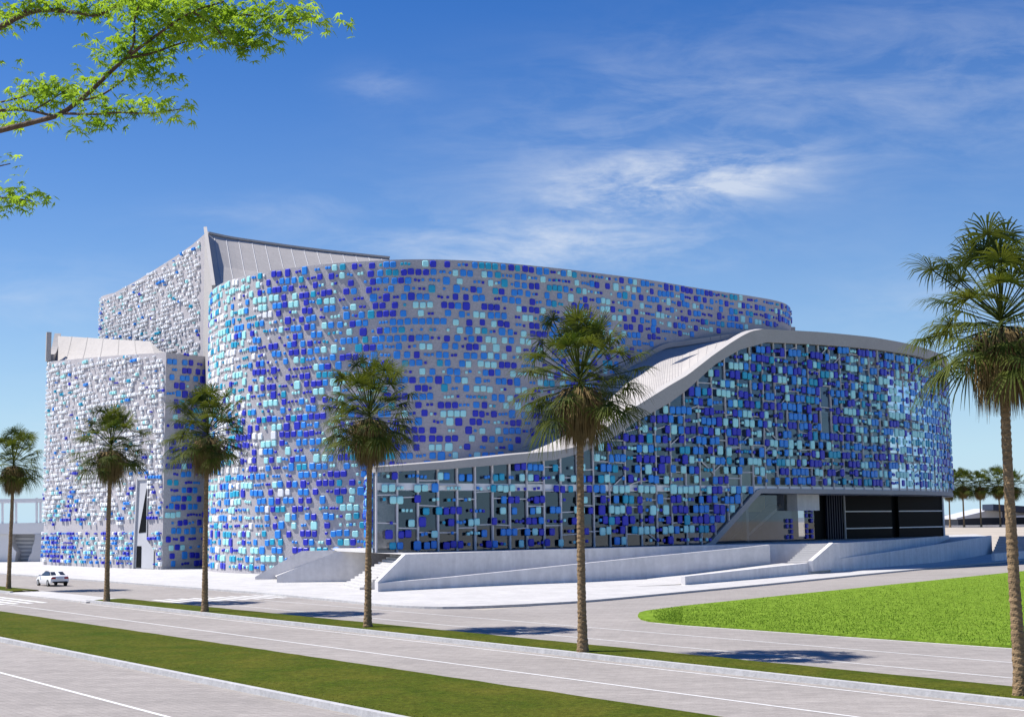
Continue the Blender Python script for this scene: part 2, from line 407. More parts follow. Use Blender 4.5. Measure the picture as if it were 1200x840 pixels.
# slit entrance in the side tower
mb = MB(); tn = side.tan((sd0+sd1)/2); nn = side.nor((sd0+sd1)/2); wd = sd1-sd0
def sdp(f, z, off=.0): return side.pt(sd0+wd*f, off, z)
mb.add([sdp(.0, .2, .12), sdp(.62, .2, .12), sdp(.62, 11.9, .12), sdp(.12, 11.9, .12)], [(0, 1, 2, 3)])
mb.add([sdp(.62, .2, .12), sdp(1.0, .2, .12), sdp(1.0, 2.6, .12), sdp(.62, 4.0, .12)], [(0, 1, 2, 3)])
mb.bar(sdp(0, .2, .2), sdp(.12, 11.9, .2), .25, .35, up=nn); mb.bar(sdp(.1, 11.9, .2), sdp(.64, 11.9, .2), .35, .2, up=nn)
rv = mb.build('entrance_recess', M['louvre'], hall)
mb = MB(); mb.add([sdp(.20, 4.8, .16), sdp(.58, 4.9, .16), sdp(.58, 10.8, .16)], [(0, 1, 2)]); mb.build('slanted_window', M['black'], rv)
mb = MB(); mb.add([sdp(.10, .3, .16), sdp(.36, .3, .16), sdp(.36, 3.1, .16), sdp(.12, 3.1, .16)], [(0, 1, 2, 3)]); mb.build('door', M['black'], rv)

# ---- stage tower behind
stg_px = [(119, 350), (135, 343), (155, 332), (180, 317), (205, 301), (225, 287), (240, 274)]
sp0 = aY(119, 350, 222); sp1 = aY(240, 274, 186)
stage = Curve([(sp0.x+8, 236), (sp0.x, 222), ((sp0.x+sp1.x)/2-.8, 203.4), (sp1.x, 186)])
stab = []
for x, y in stg_px:
    s = stage.find_px(x, y); stab.append((s, aY(x, y, stage.at(s).y).z))
stab.sort()
stop = lambda s: interp(stab, s)
stw = wallmesh(stage, 0, stage.L, const(18), stop).build('stage_tower_wall', M['wall'], hall, smooth=True)
mb = MB(); tiles(mb, stage, 2, stage.L-1, const(22), stop, cfield(4, (.03, .06, .11, .04, 1.5)), z0=22.5, fill=.52, pitch=.62, small=.40, sw=.41, sh=.36, depth=.30)
mb.build('tile_cladding', TILEMATS, stw, origin=(0, 150, .15))
HS = stop(stage.L)
tp = [Vector((sp1.x+.4, sp1.y, HS))] + [pl(x, y, HS) for x, y in ((270, 279.5), (300, 284), (350, 291), (400, 297), (456, 302.8))]
dl = pl(253.5, 340, HB+.15)-tp[0]
tpc = Curve([(p.x, p.y) for p in tp])
TP = [tpc.pt(tpc.L*k/40, 0, HS) for k in range(41)]; BT = [p+dl for p in TP]
MD = [a.lerp(b, .5)-Vector((0, 0, .5)) for a, b in zip(TP, BT)]
mb = MB(); mb.strip(BT, MD); mb.strip(MD, TP)
mb.add([TP[i] for i in range(41)]+[Vector((tp[-1].x-4, 212, HS-8)), Vector((-30, 236, HS-6)), Vector((sp0.x+8, 236, 36))], [tuple(range(44))])
sroof = mb.build('stage_roof', M['roof'], hall, smooth=False)
k = 1.2
while k < tpc.L-1:
    mb = MB(); q = tpc.pt(k, 0, HS); md = (q+q+dl)/2-Vector((0, 0, .5)); mb.bar(q, md, .07, .10, up=(0, -1, .3)); mb.bar(md, q+dl, .07, .10, up=(0, -1, .3)); k += 2.15
    mb.build('roof_seam', M['louvre'], sroof)
mb = MB(); e0 = Vector((sp1.x, sp1.y, HS-.1)); e1 = e0+dl
mb.bar(e0+Vector((.2, -.3, .3)), e1+Vector((.2, -.3, 0)), 1.5, .45, up=(1, 0, 0))
for a, b in zip(TP[:-1], TP[1:]): mb.bar(a+Vector((0, 0, .12)), b+Vector((0, 0, .12)), .5, .3)
mb.build('roof_edge', M['band'], sroof)
mb = MB(); mb.add([e0, e1, Vector((e1.x, e1.y, 20)), Vector((e0.x, e0.y, 20))], [(0, 1, 2, 3)]); mb.build('stage_tower_flank', M['band'], hall)

# ---- glazed foyer
def colx(px, Y, py=560): return aY(px, py, Y).x
fac_pts = [(colx(437, 124), 124), (colx(520, 127.6), 127.6), (colx(600, 132.5), 132.5), (colx(700, 138.7), 138.7), (colx(770, 143.2), 143.2), (colx(830, 147.5), 147.5),
           (colx(890, 152.5), 152.5), (colx(957, 159.2), 159.2), (colx(1020, 166.5), 166.5), (colx(1075, 175.5), 175.5), (colx(1106, 186), 186), (colx(1112, 194), 194), (colx(1108, 203), 203), (60, 212)]
fac = Curve(fac_pts)
def pxtab(pts, cap=None):
    out = []
    for x, y in pts:
        s = fac.find_px(x, y); out.append((s, aY(x, y, fac.at(s).y).z))
    out.sort(); return out
s1112 = fac.find_px(1110, 500); s_end = fac.L
bt = pxtab([(437, 547.5), (520, 541), (600, 532.5), (650, 528.5), (670, 524.5), (690, 514), (705, 503), (743, 476), (780, 452), (800, 440), (830, 418), (851, 403), (865, 394), (876, 388.5), (890, 386), (957, 389.6), (1020, 396), (1075, 407), (1104, 420)])
bt = [q for q in bt if q[0] < s1112-1]; bt.append((s_end, bt[-1][1]))
gt = pxtab([(437, 551.5), (520, 548), (600, 541.5), (650, 537), (679, 529), (714, 511), (743, 492), (780, 470.5), (800, 455), (835, 426), (863, 409), (894, 400), (957, 403), (1020, 408.5), (1075, 417.5), (1104, 429)])
gt = [q for q in gt if q[0] < s1112-1]; gt.append((s_end, gt[-1][1]))
band_top = lambda s: interp(bt, s)
glass_top = lambda s: min(interp(gt, s), band_top(s)-.3)
SOF = 8.55
s830 = fac.find_px(829, 637); s888 = fac.find_px(888, 575)
def glass_low(s):
    if s < s830: return T
    if s < s888: return T+(SOF+.45-T)*(s-s830)/(s888-s830)
    return SOF+.45
gl = wallmesh(fac, 0, fac.L, glass_low, glass_top, step=.7).build('glass_wall', M['glass'], hall, smooth=True)
# side return of the foyer towards the auditorium
ret = Curve([(colx(431, 150), 150), (colx(434, 137), 137), fac_pts[0]])
z0_ = glass_top(0)
gr = wallmesh(ret, 0, ret.L, const(T), const(z0_), step=2).build('glass_return', M['glass'], hall)
mb = MB(); tiles(mb, ret, .5, ret.L-.2, const(T), const(z0_), cfield(9, (.45, .25, .22, .06, 0)), z0=T+.5, off=.15, fill=.6)
mb.build('tile_cladding', TILEMATS, gr, origin=(0, 150, .15))
# parapet band
S = [fac.L*k/160 for k in range(161)]
mb = MB()
A = [fac.pt(s, .55, glass_top(s)-.15) for s in S]; B = [fac.pt(s, .55, band_top(s)) for s in S]
A2 = [fac.pt(s, -.25, glass_top(s)-.15) for s in S]; B2 = [fac.pt(s, -.55, band_top(s)+.12) for s in S]
mb.strip(A, B); mb.strip(B, B2); mb.strip(A2, A); mb.strip(B2, A2); mb.quad(A[0], A2[0], B2[0], B[0])
r0 = ret.p[0]; mb.quad(B[0], (r0.x-.4, r0.y, band_top(0)), (r0.x-.4, r0.y, glass_top(0)), A[0]); mb.quad(B2[0], (r0.x+.4, r0.y, band_top(0)), (r0.x-.4, r0.y, band_top(0)), B[0])
mb.build('parapet_band', M['band'], hall)
# soffit band: rises diagonally then runs level to the right
mb = MB(); S2 = [s830-.4+(fac.L-s830+.4)*k/120 for k in range(121)]
lo = lambda s: glass_low(s)-.50 if s > s888 else glass_low(s)-.75
A = [fac.pt(s, .30, max(T-.2, lo(s))) for s in S2]; B = [fac.pt(s, .30, glass_low(s)+.02) for s in S2]
A2 = [fac.pt(s, -.9, max(T-.2, lo(s))) for s in S2]; B2 = [fac.pt(s, -.9, glass_low(s)+.02) for s in S2]
mb.strip(A, B); mb.strip(B, B2); mb.strip(A2, A); mb.strip(B2, A2); mb.quad(A[0], A2[0], B2[0], B[0])
mb.build('soffit_band', M['band'], hall)
# sloping roof between band and auditorium
J = [aud.pt(s, .05, z) for s, z in junc]
jt = []
fs = [fac.find_px(x, y) for x, y in junc_px]
fs[0] = 0.0
A = [fac.pt(s, -.5, band_top(s)-.05) for s in fs]
def dens(pts, n=6):
    out = []
    P = [pts[0]*2-pts[1]]+pts+[pts[-1]*2-pts[-2]]
    for i in range(1, len(P)-2):
        a, b, c, d = P[i-1:i+3]
        for k in range(n):
            t = k/n; out.append(.5*((2*b)+(c-a)*t+(2*a-5*b+4*c-d)*t*t+(3*b-a-3*c+d)*t**3))
    out.append(pts[-1]); return out
fsd = []
for i in range(len(fs)-1): fsd += [fs[i]+(fs[i+1]-fs[i])*k/6 for k in range(6)]
fsd.append(fs[-1])
Ad = [fac.pt(s, -.5, band_top(s)-.05) for s in fsd]; Jd = dens(J)
mb = MB(); R2 = []
for j in range(7):
    t = j/6; R2.append([a.lerp(b, t)-Vector((0, 0, .15*math.sin(math.pi*t)))*min(1, (b-a).length/12) for a, b in zip(Ad, Jd)])
for j in range(6): mb.strip(R2[j], R2[j+1])
# level part behind the right-hand end
tail = [fac.pt(s, -.5, band_top(s)-.05) for s in [fs[-1]+(fac.L-fs[-1])*k/14 for k in range(15)]]
back = [Jd[-1]]+[Vector((38.8, 188, 26.4)), Vector((38.6, 199, 26.4)), Vector((36, 207, 26.4))]
bk15 = [(lambda i, f_: back[i].lerp(back[i+1], f_))(min(2, int(k/14*3)), k/14*3-min(2, int(k/14*3))) for k in range(15)]; mb.strip(tail, bk15)
froof = mb.build('foyer_roof', M['roof'], hall, smooth=False)
mb = MB()
for a, b in zip(Jd[12:-1], Jd[13:]): mb.bar(a+Vector((.1, -.3, .25)), b+Vector((.1, -.3, .25)), .7, .6)
mb.build('roof_upstand', M['band'], froof)
for i in range(13, len(Ad)-1):
    mb = MB()
    for j in range(6): mb.bar(R2[j][i]+Vector((0, 0, .01)), R2[j+1][i]+Vector((0, 0, .01)), .05, .05)
    mb.build('roof_seam', M['band'], froof)
# mullions and transoms
s = .25; posts = []
while s < fac.L-1: posts.append(s); s += 2.08
def mull(name, s):
    m_ = MB(); a = fac.pt(s, .12, glass_low(s)+.02); b = fac.pt(s, .12, glass_top(s)); t = fac.tan(s); n_ = fac.nor(s)
    m_.box((a+b)/2, t*(.085 if s < 22 else .055), n_*.10, (b-a)/2); return m_.build('mullion', M['mull'], gl, origin=a)
for s in posts: mull('mullion', s)
mb = MB(); ntr = 0
for a, b in zip(posts, posts[1:]):
    z = T+1.2+U_(0, 1.5)
    right = a > fac.find_px(690, 560)
    while z < glass_top((a+b)/2)-.6:
        z2 = z+(U_(-.1, .1) if not right or R_() < .82 else random.choice((-1.3, 1.3, .5)))
        if z > glass_low(a)+.2 and z2 > glass_low(b)+.2 and z2 < glass_top(b)-.2:
            m1 = MB() if ntr < 99 else mb; ntr += 1
            m1.bar(fac.pt(a+.1, .14, z), fac.pt(b-.1, .14, z2), (.18 if not right else .10), .10)
            if m1 is not mb: m1.build('transom', M['mull'], gl)
        z += U_(2.0, 3.6)
if mb.v: mb.build('transom_grid', M['mull'], gl)
# tiles standing off the glass
s700 = fac.find_px(690, 560); s960 = fac.find_px(930, 480)
def fac_w(s, z):
    return (.36, .28, .30, .08, .0)
sk0, sk1 = fac.find_px(961, 500), fac.find_px(974, 500); bk0, bk1 = fac.find_px(840, 560), fac.find_px(960, 560)
def fac_skip(s, z):
    if sk0 < s < sk1 and 15.3 < z < 20.7: return R_() < .85
    if bk0 < s < bk1 and 9.4 < z < 11.6: return R_() < .35
    f = .12 if s < s700 else .05
    return R_() < (f if z < 12 else f*.5)
spec = []; tiles(spec, fac, .3, s700, lambda s: glass_low(s)+.05, lambda s: glass_top(s)-.05, cfield(5, fac_w), z0=T+.55, off=.30, fill=.66, depth=.14, sw=.60, sh=.68, skip=fac_skip)
spec.sort(key=lambda q: -q[3]*q[4]/q[0].y**2); mb = MB()
for k, q in enumerate(spec):
    if k < 100:
        m1 = MB(); add_tile(m1, *q[:6], 0); m1.build('facade_tile', TILEMATS[q[6]], gl, origin=q[0])
    else: add_tile(mb, *q)
tiles(mb, fac, s700, fac.L-2, lambda s: glass_low(s)+.05, lambda s: glass_top(s)-.05, cfield(6, fac_w), z0=T+.55, off=.30, fill=.80, depth=.14, sw=.66, sh=.80, skip=fac_skip, small=.36)
mb.build('tile_cladding', TILEMATS, gl, origin=(0, 150, .15))
# interior: floor slab, ground floor, back walls
S = [fac.L*k/90 for k in range(91)]
mb = MB()
def ringslab(z0, z1, o0, o1, sa, sb):
    SS = [sa+(sb-sa)*k/70 for k in range(71)]
    A = [fac.pt(s, -o0, z0) for s in SS]; B = [fac.pt(s, -o0, z1) for s in SS]; A2 = [fac.pt(s, -o1, z0) for s in SS]; B2 = [fac.pt(s, -o1, z1) for s in SS]
    mb.strip(A, B); mb.strip(B, B2); mb.strip(A2, A); mb.quad(A[0], B[0], B2[0], A2[0]); mb.quad(B[-1], A[-1], A2[-1], B2[-1])
ringslab(T+.02, T+.06, .3, 5.4, 5.0, s830); mb.build('dark_floor_sheet', M['dark'], hall); mb = MB(); ringslab(8.65, 9.30, -.05, -.01, .3, fac.L-2); ringslab(8.66, 9.29, .05, 4.0, 2.4, fac.L-2); mb.build('floor_slab', M['white'], hall)  # dark sheet added over the pale terrace to keep the ground floor dim
mb = MB(); ringslab(13.6, 14.0, 3.2, 8.5, fac.find_px(760, 500), fac.L-4); ringslab(18.4, 18.8, 3.2, 8.5, fac.find_px(830, 450), fac.L-4); mb.build('gallery_floor', M['white'], hall)
gw = MB(); SS = [5.0+(s830+6-5)*k/60 for k in range(61)]
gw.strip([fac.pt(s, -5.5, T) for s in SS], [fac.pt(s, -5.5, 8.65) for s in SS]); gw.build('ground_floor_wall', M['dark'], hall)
gw = MB(); SS = [7.0+(fac.L-10)*k/80 for k in range(81)]
gw.strip([fac.pt(s, -8.5, 8.65) for s in SS], [fac.pt(s, -8.5, max(9.4, glass_top(s)-.2)) for s in SS]); gw.build('inner_wall', M['greyin'], hall)
gw = MB(); SS = [fac.find_px(790, 560)+(fac.find_px(985, 560)-fac.find_px(790, 560))*k/30 for k in range(31)]
gw.strip([fac.pt(s, -1.6, 9.4) for s in SS], [fac.pt(s, -1.6, 11.6+1.2*math.sin(s*.9)) for s in SS]); gw.build('beige_glow_panel', M['beige'], hall)  # beige wall set near the glass; its bright colour stands for warm glints
for (xa, xb, za, zb) in ((962, 974, 15.5, 20.5), (948, 975, 11.2, 14.2), (838, 860, 13.5, 17)):
    gw = MB(); SS = [fac.find_px(xa, 500), fac.find_px(xb, 500)]
    gw.strip([fac.pt(s, -1.2, za) for s in SS], [fac.pt(s, -1.2, zb) for s in SS]); gw.build('brown_wall_panel', M['brown'], hall)
gw = MB(); sa, sb = fac.find_px(770, 600), fac.find_px(822, 600)
SS = [sa+(sb-sa)*k/8 for k in range(9)]; gw.strip([fac.pt(s, -4.6, T+3.2) for s in SS], [fac.pt(s, -4.6, 8.6) for s in SS]); gw.build('beige_glow_panel', M['beige'], hall)  # warm ground-floor light put into the panel's colour, no lamp here
# recess under the overhang
mb = MB(); d0 = Vector((37.9, 171.2, 0)); d1 = Vector((59.0, 189.2, 0)); lb0 = fac.pt(s830, -1.2); lb1 = Vector((36.9, 166.0, 0))
SS = [s830+(fac.L-s830)*k/40 for k in range(41)]
rim = [fac.pt(s, -.6, min(SOF-.06, max(T, glass_low(s)-.5))) for s in SS]
inner = [lb0.lerp(lb1, k/20) for k in range(21)] + [d0.lerp(d1, k/19) for k in range(20)]
inner = [Vector((p.x, p.y, SOF-.02)) for p in inner]; inner[0].z = T
mb.strip([Vector((p.x, p.y, SOF-.08)) for p in rim[8:]], inner[8:]); mb.build('soffit', M['plinth'], hall)
dv = (d1-d0).normalized(); dn = Vector((dv.y, -dv.x, 0)); DL = (d1-d0).length
dz = empty('entrance_front', (d0.x, d0.y, T), 'x', 'x'); del dz['label']; del dz['category']; dz.parent = hall; dz.location = Vector((d0.x, d0.y, T))-hall.location
def dbox(a, b, off0, off1, z0, z1, name, m, par=dz):
    q = MB(); c = d0+dv*((a+b)/2)+dn*((off0+off1)/2); q.box((c.x, c.y, (z0+z1)/2), dv*((b-a)/2), dn*((off1-off0)/2), Vector((0, 0, (z1-z0)/2)))
    return q.build(name, m, par, origin=(c.x, c.y, (z0+z1)/2))
f = lambda px: (lambda: next((k/400*DL for k in range(401) if proj(d0+dv*(k/400*DL)+Vector((0, 0, 5)))[0] >= px), DL))()
a0, a1, a2, a3, a4 = f(958), f(990), f(1045), f(1053), f(1104.5)
dbox(-1.5, DL+.3, -1.0, -.5, T, SOF, 'back_panel', M['black'])
dbox(a1, a2, -.3, 0, T+.02, SOF, 'door_panel', M['black']); dbox(a3, a4, -.3, 0, T+.02, SOF, 'door_panel', M['black'])
for (p, q) in ((a1, a2), (a3, a4)):
    for z in (4.35, 6.5): dbox(p+.05, q-.05, 0, .08, z-.07, z+.07, 'door_rail', M['rail'])
for k in range(7):
    a = a0+(a1-a0)*(.35+k*.09); dbox(a, a+.18, -.35, -.05, T, SOF, 'dark_post', M['navy'])
for a in (a1-.1, a4): dbox(a, a+.12, -.1, .12, T, SOF, 'door_frame', M['mull'])
dbox(DL, DL+.3, -6, .1, T, SOF, 'end_wall', M['plinth'])
# glazed lobby in the recess
lv = (lb1-lb0); LL = lv.length; lv = lv.normalized(); ln = Vector((lv.y, -lv.x, 0))
def lpx(px):
    return next((k/400*LL for k in range(401) if proj(lb0+lv*(k/400*LL)+Vector((0, 0, 5)))[0] >= px), LL)
def lp(px, off, z): p = lb0+lv*lpx(px)+ln*off; return Vector((p.x, p.y, z))
mb = MB()
hh = lambda px: min(SOF-.1, T+.1+(SOF-T)*(px-832)/(886-832))
X_ = [834, 850, 868, 886, 905, 930, 954]
mb.strip([lp(x, 0, T) for x in X_], [lp(x, 0, hh(x)) for x in X_]); lob = mb.build('lobby_glass', M['lobglass'], hall)
mb = MB(); mb.strip([lp(x, -3.5, T) for x in (838, 860, 890, 930, 957)], [lp(x, -3.5, min(SOF, hh(x)+1)) for x in (838, 860, 890, 930, 957)]); mb.build('lobby_wall', M['greyin'], hall)
mb = MB(); mb.box(lp(905, -3.3, 7.4), lv*3.5, ln*.1, Vector((0, 0, .9))); mb.build('beige_glow_panel', M['beige'], hall)
mb = MB(); c = lp(878, -.5, 5.8); mb.box(c, lv*.25, ln*.25, Vector((0, 0, 2.7))); mb.build('pillar', M['plinth'], hall)
mb = MB(); mb.bar(lp(876, -1.5, T+.3), lp(922, -1.5, 7.2), 1.6, .35); mb.build('stair_flight', M['plinth'], hall)
mb = MB(); c0 = lp(936, .5, 7.55); mb.box(c0, lv*2.4, ln*.9, Vector((0, 0, .95))); mb.build('bulkhead', M['plinth'], hall)
mb = MB()
for px in (921, 926, 944, 950):
    for k in range(4 if px < 930 else 6):
        if R_() < .8: add_tile(mb, lp(px, .1, T+.5+k*.62), lv, ln, .5, .5, .15, 0)
mb.build('tile_column', TILEMATS, lob)

# ================================================================== TERRACE, RAMPS, WALLS, STEPS
FW = [(443, 693, .15, 683), (520, 689, .15, 676.5), (600, 685, .15, 668.5), (677, 682, .15, 660.5), (760, 677, .2, 652), (803, 673, .40, 648), (867, 668, .62, 641.8), (903, 664, .85, 638)]
fwb = [pl(x, y, z) for x, y, z, _ in FW]; fwt = [aY(q[0], q[3], p.y) for q, p in zip(FW, fwb)]
def wall_along(base, top, thick, name, label, extra=.4):
    mb = MB(); n = len(base); nrm = []
    for i in range(n):
        d = (base[min(n-1, i+1)]-base[max(0, i-1)]); d.z = 0; d.normalize(); nrm.append(Vector((-d.y, d.x, 0)))
    A = [Vector((p.x, p.y, p.z-extra)) for p in base]; B = [Vector((p.x, p.y, t.z)) for p, t in zip(base, top)]
    A2 = [a+q*thick for a, q in zip(A, nrm)]; B2 = [b+q*thick for b, q in zip(B, nrm)]
    mb.strip(A, B); mb.strip(B, B2); mb.strip(B2, A2); mb.quad(A[0], A2[0], B2[0], B[0]); mb.quad(A[-1], B[-1], B2[-1], A2[-1])
    o = mb.build(name, M['plinth'], origin=base[0]); tag(o, label, 'wall'); return o, B2
_, fwin = wall_along(fwb, fwt, .35, 'ramp_wall', 'long low concrete ramp wall rising to the right in front of the glazed foyer')
UW = [(475, 649.2), (540, 647), (600, 645), (700, 642), (800, 639.3), (878, 637.6), (947, 636.9)]
uwt = [pl(x, y, T) for x, y in UW]; uwb = [Vector((p.x, p.y, 0)) for p in uwt]
_, uwin = wall_along(uwb, uwt, .4, 'retaining_wall', 'pale concrete retaining wall carrying the foyer terrace, right of the left stairs', 0)
# slanted cheek at the left end of that wall
mb = MB(); c0 = Vector(fwb[0]); c1 = uwt[0]
c00 = aY(437.5, 681, fwb[0].y+.2)
mb.add([Vector((c0.x, c0.y, 0)), Vector((c0.x, c0.y, c00.z)), Vector((c1.x, c1.y, T)), Vector((c1.x, c1.y, 0))], [(0, 1, 2, 3)])
mb.add([Vector((c0.x-.3, c0.y+.3, 0)), Vector((c0.x-.3, c0.y+.3, c00.z)), Vector((c1.x-.3, c1.y+.3, T)), Vector((c1.x-.3, c1.y+.3, 0))], [(3, 2, 1, 0)])
mb.add([Vector((c0.x, c0.y, c00.z)), Vector((c0.x-.3, c0.y+.3, c00.z)), Vector((c1.x-.3, c1.y+.3, T)), Vector((c1.x, c1.y, T))], [(0, 1, 2, 3)])
mb.add([Vector((c0.x, c0.y, 0)), Vector((c0.x-.3, c0.y+.3, 0)), Vector((c0.x-.3, c0.y+.3, c00.z)), Vector((c0.x, c0.y, c00.z))], [(0, 1, 2, 3)])
tag(mb.build('stair_cheek', M['plinth'], origin=c0), 'slanted concrete cheek wall on the near side of the left stairs', 'wall')
# ramp surface between the two walls
mb = MB(); mb.strip([Vector((p.x, p.y, p.z-.55)) for p in fwin], [Vector((aud_.x, aud_.y, p.z-.55)) for p, aud_ in zip(fwin, [uwt[0], uwt[1], uwt[2], uwt[3].lerp(uwt[2], .2), uwt[4].lerp(uwt[3], .4), uwt[4], uwt[5].lerp(uwt[4], .4), uwt[5]])])
struct('ramp_surface', mb, M['ramp'])
# W3: plinth in front of the doors
W3 = [(972, 636.8), (1000, 635.2), (1035, 633), (1070, 630.6), (1098, 628.4), (1112, 627.0)]
w3t = [pl(x, y, T) for x, y in W3]
w3t.append(Vector((w3t[-1].x+.9, w3t[-1].y+7, T))); w3t.append(Vector((w3t[-1].x-3, w3t[-1].y+10, T)))
w3b = [Vector((p.x, p.y, .2)) for p in w3t]
wall_along(w3b, w3t, .4, 'entrance_plinth_wall', 'curved concrete plinth wall below the black entrance doors')
# terrace slab
mb = MB()
poly = [uwt[i] for i in range(7)] + w3t + [Vector((20, 205, 0)), Vector((-14, 165, 0)), Vector((-20, 150, 0)), Vector((-17.2, 134, 0)), Vector((-12.8, 124.2, 0))]
mb.add([Vector((p.x, p.y, T-.02)) for p in poly], [tuple(range(len(poly)))])
struct('terrace', mb, M['ramp'])
sA = pl(948, 636.9, T); sB = pl(971, 636.8, T); su = Vector((.60, .80, 0)); sA0 = sA-su*5.2; sB0 = sB-su*5.2
# W2: outer ramp wall along the cross street
W2 = [(803, 685, .15, 675), (880, 678.5, .15, 666.5), (950, 672, .15, 659), (1050, 663, .15, 645.2), (1100, 658.5, .15, 637.5), (1127, 655, .15, 633.2), (1163, 648, .15, 627.3)]
w2b = [pl(x, y, z) for x, y, z, _ in W2]; w2t = [aY(q[0], q[3], p.y) for q, p in zip(W2, w2b)]
_, w2in = wall_along(w2b, w2t, .4, 'ramp_wall', 'outer ramp wall along the cross street, rising towards the right above the bright lawn')
mb = MB()
inn = [fwb[4]+Vector((0, 0, -.02)), fwb[5], Vector((sA0.x-.6, sA0.y, 1.22)), Vector((sB0.x+.5, sB0.y+.5, 1.22)), Vector((w3t[1].x, w3t[1].y, 1.35)), Vector((w3t[2].x, w3t[2].y, 1.6)), Vector((w3t[3].x, w3t[3].y, 1.85)), Vector((w3t[4].x, w3t[4].y, 2.1)), Vector((w3t[6].x, w3t[6].y, 2.5)), Vector((w3t[7].x, w3t[7].y, 2.7))]
out_ = [Vector((w2in[0].x-4, w2in[0].y-2, .16)), Vector((w2in[0].x, w2in[0].y, .20)), Vector((w2in[1].x, w2in[1].y, .62)), w2in[2]+Vector((0, 0, -.1)), w2in[2].lerp(w2in[3], .4)+Vector((0, 0, -.1)), w2in[3]+Vector((0, 0, -.1)), w2in[4]+Vector((0, 0, -.1)), w2in[5]+Vector((0, 0, -.1)), w2in[6]+Vector((0, 0, -.1)), w2in[6]+Vector((2, 12, .1))]
mb.strip(out_, inn); struct('ramp_surface', mb, M['pave'])
# small return walls at far right + steps
b0 = pl(1166, 657, .15); b1 = pl(1216, 652.5, .15)
wall_along([b0, b1], [b0+Vector((0, 0, .9)), b1+Vector((0, 0, .95))], .4, 'low_wall', 'short low wall behind the trunk of the right-hand palm')
def steps(name, P, u, wv, n, rise, run, z0, label, m=M['step'], close=True):
    mb = MB(); u = Vector((u[0], u[1], 0)).normalized()
    P = Vector((P[0], P[1], 0)); wv = Vector((wv[0], wv[1], 0))
    for k in range(n):
        a = P+u*(run*k); b = a+wv; c = b+u*(run*(n-k)); d = a+u*(run*(n-k)); za = z0+rise*k-.002*0; zb = z0+rise*(k+1)
        c = b+u*run; d = a+u*run
        mb.prism([a, b, c, d] if (b-a).cross(d-a).z > 0 else [d, c, b, a], max(0, z0-.5), zb)
    o = mb.build(name, m, origin=(P.x, P.y, z0)); tag(o, label, 'stairs', 'outdoor stairs up to the building'); return o
steps('staircase', (-13.0, 116.0), (.956, .293), (-2.4, 7.8), 14, (T-.15)/14, .36, .15, 'pale stone stairs climbing beside the left end of the glazed foyer')
sA = pl(948, 636.9, T); sB = pl(971, 636.8, T); su = Vector((.60, .80, 0)); sA0 = sA-su*5.2; sB0 = sB-su*5.2
mb = MB(); q0 = Vector((sB0.x+.05, sB0.y, 0)); q1 = Vector((sB.x+.05, sB.y, 0)); tk = Vector((.4, -.1, 0))
mb.add([q0+Vector((0, 0, .4)), q1+Vector((0, 0, .4)), q1+Vector((0, 0, T+.1)), q0+Vector((0, 0, 1.45)), q0+tk+Vector((0, 0, .4)), q1+tk+Vector((0, 0, .4)), q1+tk+Vector((0, 0, T+.1)), q0+tk+Vector((0, 0, 1.45))], [(0, 1, 2, 3), (7, 6, 5, 4), (0, 4, 5, 1), (3, 2, 6, 7), (0, 3, 7, 4), (1, 5, 6, 2)])
tag(mb.build('stair_cheek', M['plinth'], origin=q0), 'slanted cheek wall right of the narrow stairs before the black doors', 'wall')
steps('staircase', (sA0.x, sA0.y), su, sB0-sA0, 9, (T-1.2)/9, .58, 1.2, 'narrow pale stairs between the ramp wall and the black entrance doors')
g0 = pl(1163, 649.5, .15); steps('staircase', (g0.x, g0.y), (.45, .89), (7.5, -4.2), 7, .36, 1.3, .15, 'broad shallow steps at the right edge behind the tall palm', mat('warm_step', (.56, .50, .47), .85, .06, .6))
# left ramp in front of the auditorium
def cheek(name, pts, thick, label):
    mb = MB(); A = [Vector((p.x, p.y, 0)) for p in pts]; B = pts; t = Vector((0, thick, 0))
    mb.strip(A, B); mb.strip(B, [b+t for b in B]); mb.strip([b+t for b in B], [a+t for a in A]); mb.quad(A[0], A[0]+t, B[0]+t, B[0]); mb.quad(A[-1], B[-1], B[-1]+t, A[-1]+t)
    return tag(mb.build(name, M['plinth'], origin=A[0]), label, 'wall')
Yr = 132.6
cheek('ramp_wall', [aY(324.5, 674.5, Yr), aY(394, 646.3, Yr), aY(428, 645.3, Yr)], .45, 'front sloping cheek wall of the ramp left of the stairs, with a level top')
cheek('ramp_wall', [aY(299, 675.5, 141), aY(353, 645.5, 141), aY(428, 643.6, 141)], .45, 'rear sloping cheek wall of the ramp, against the tiled auditorium')
mb = MB(); ra = aY(326, 678, Yr); rb = aY(392, 647.5, Yr); mb.quad(ra+Vector((0, .4, 0)), rb+Vector((0, .4, 0)), Vector((rb.x-.3, 141, rb.z)), Vector((ra.x-1.8, 141, ra.z)))
mb.quad(rb+Vector((0, .4, 0)), Vector((-13.9, Yr+.4, T-.05)), Vector((-16.4, 141, T-.05)), Vector((rb.x-.3, 141, rb.z))); struct('ramp_surface', mb, M['ramp'])

# ================================================================== GROUND, ROADS
mb = MB(); mb.abox(-4000, 4000, -400, 6000, -3, -.02); struct('ground', mb, M['soil'])
mb = MB()
tA, tB = -80, 420
dB1 = 9.0; d_far = 52.0
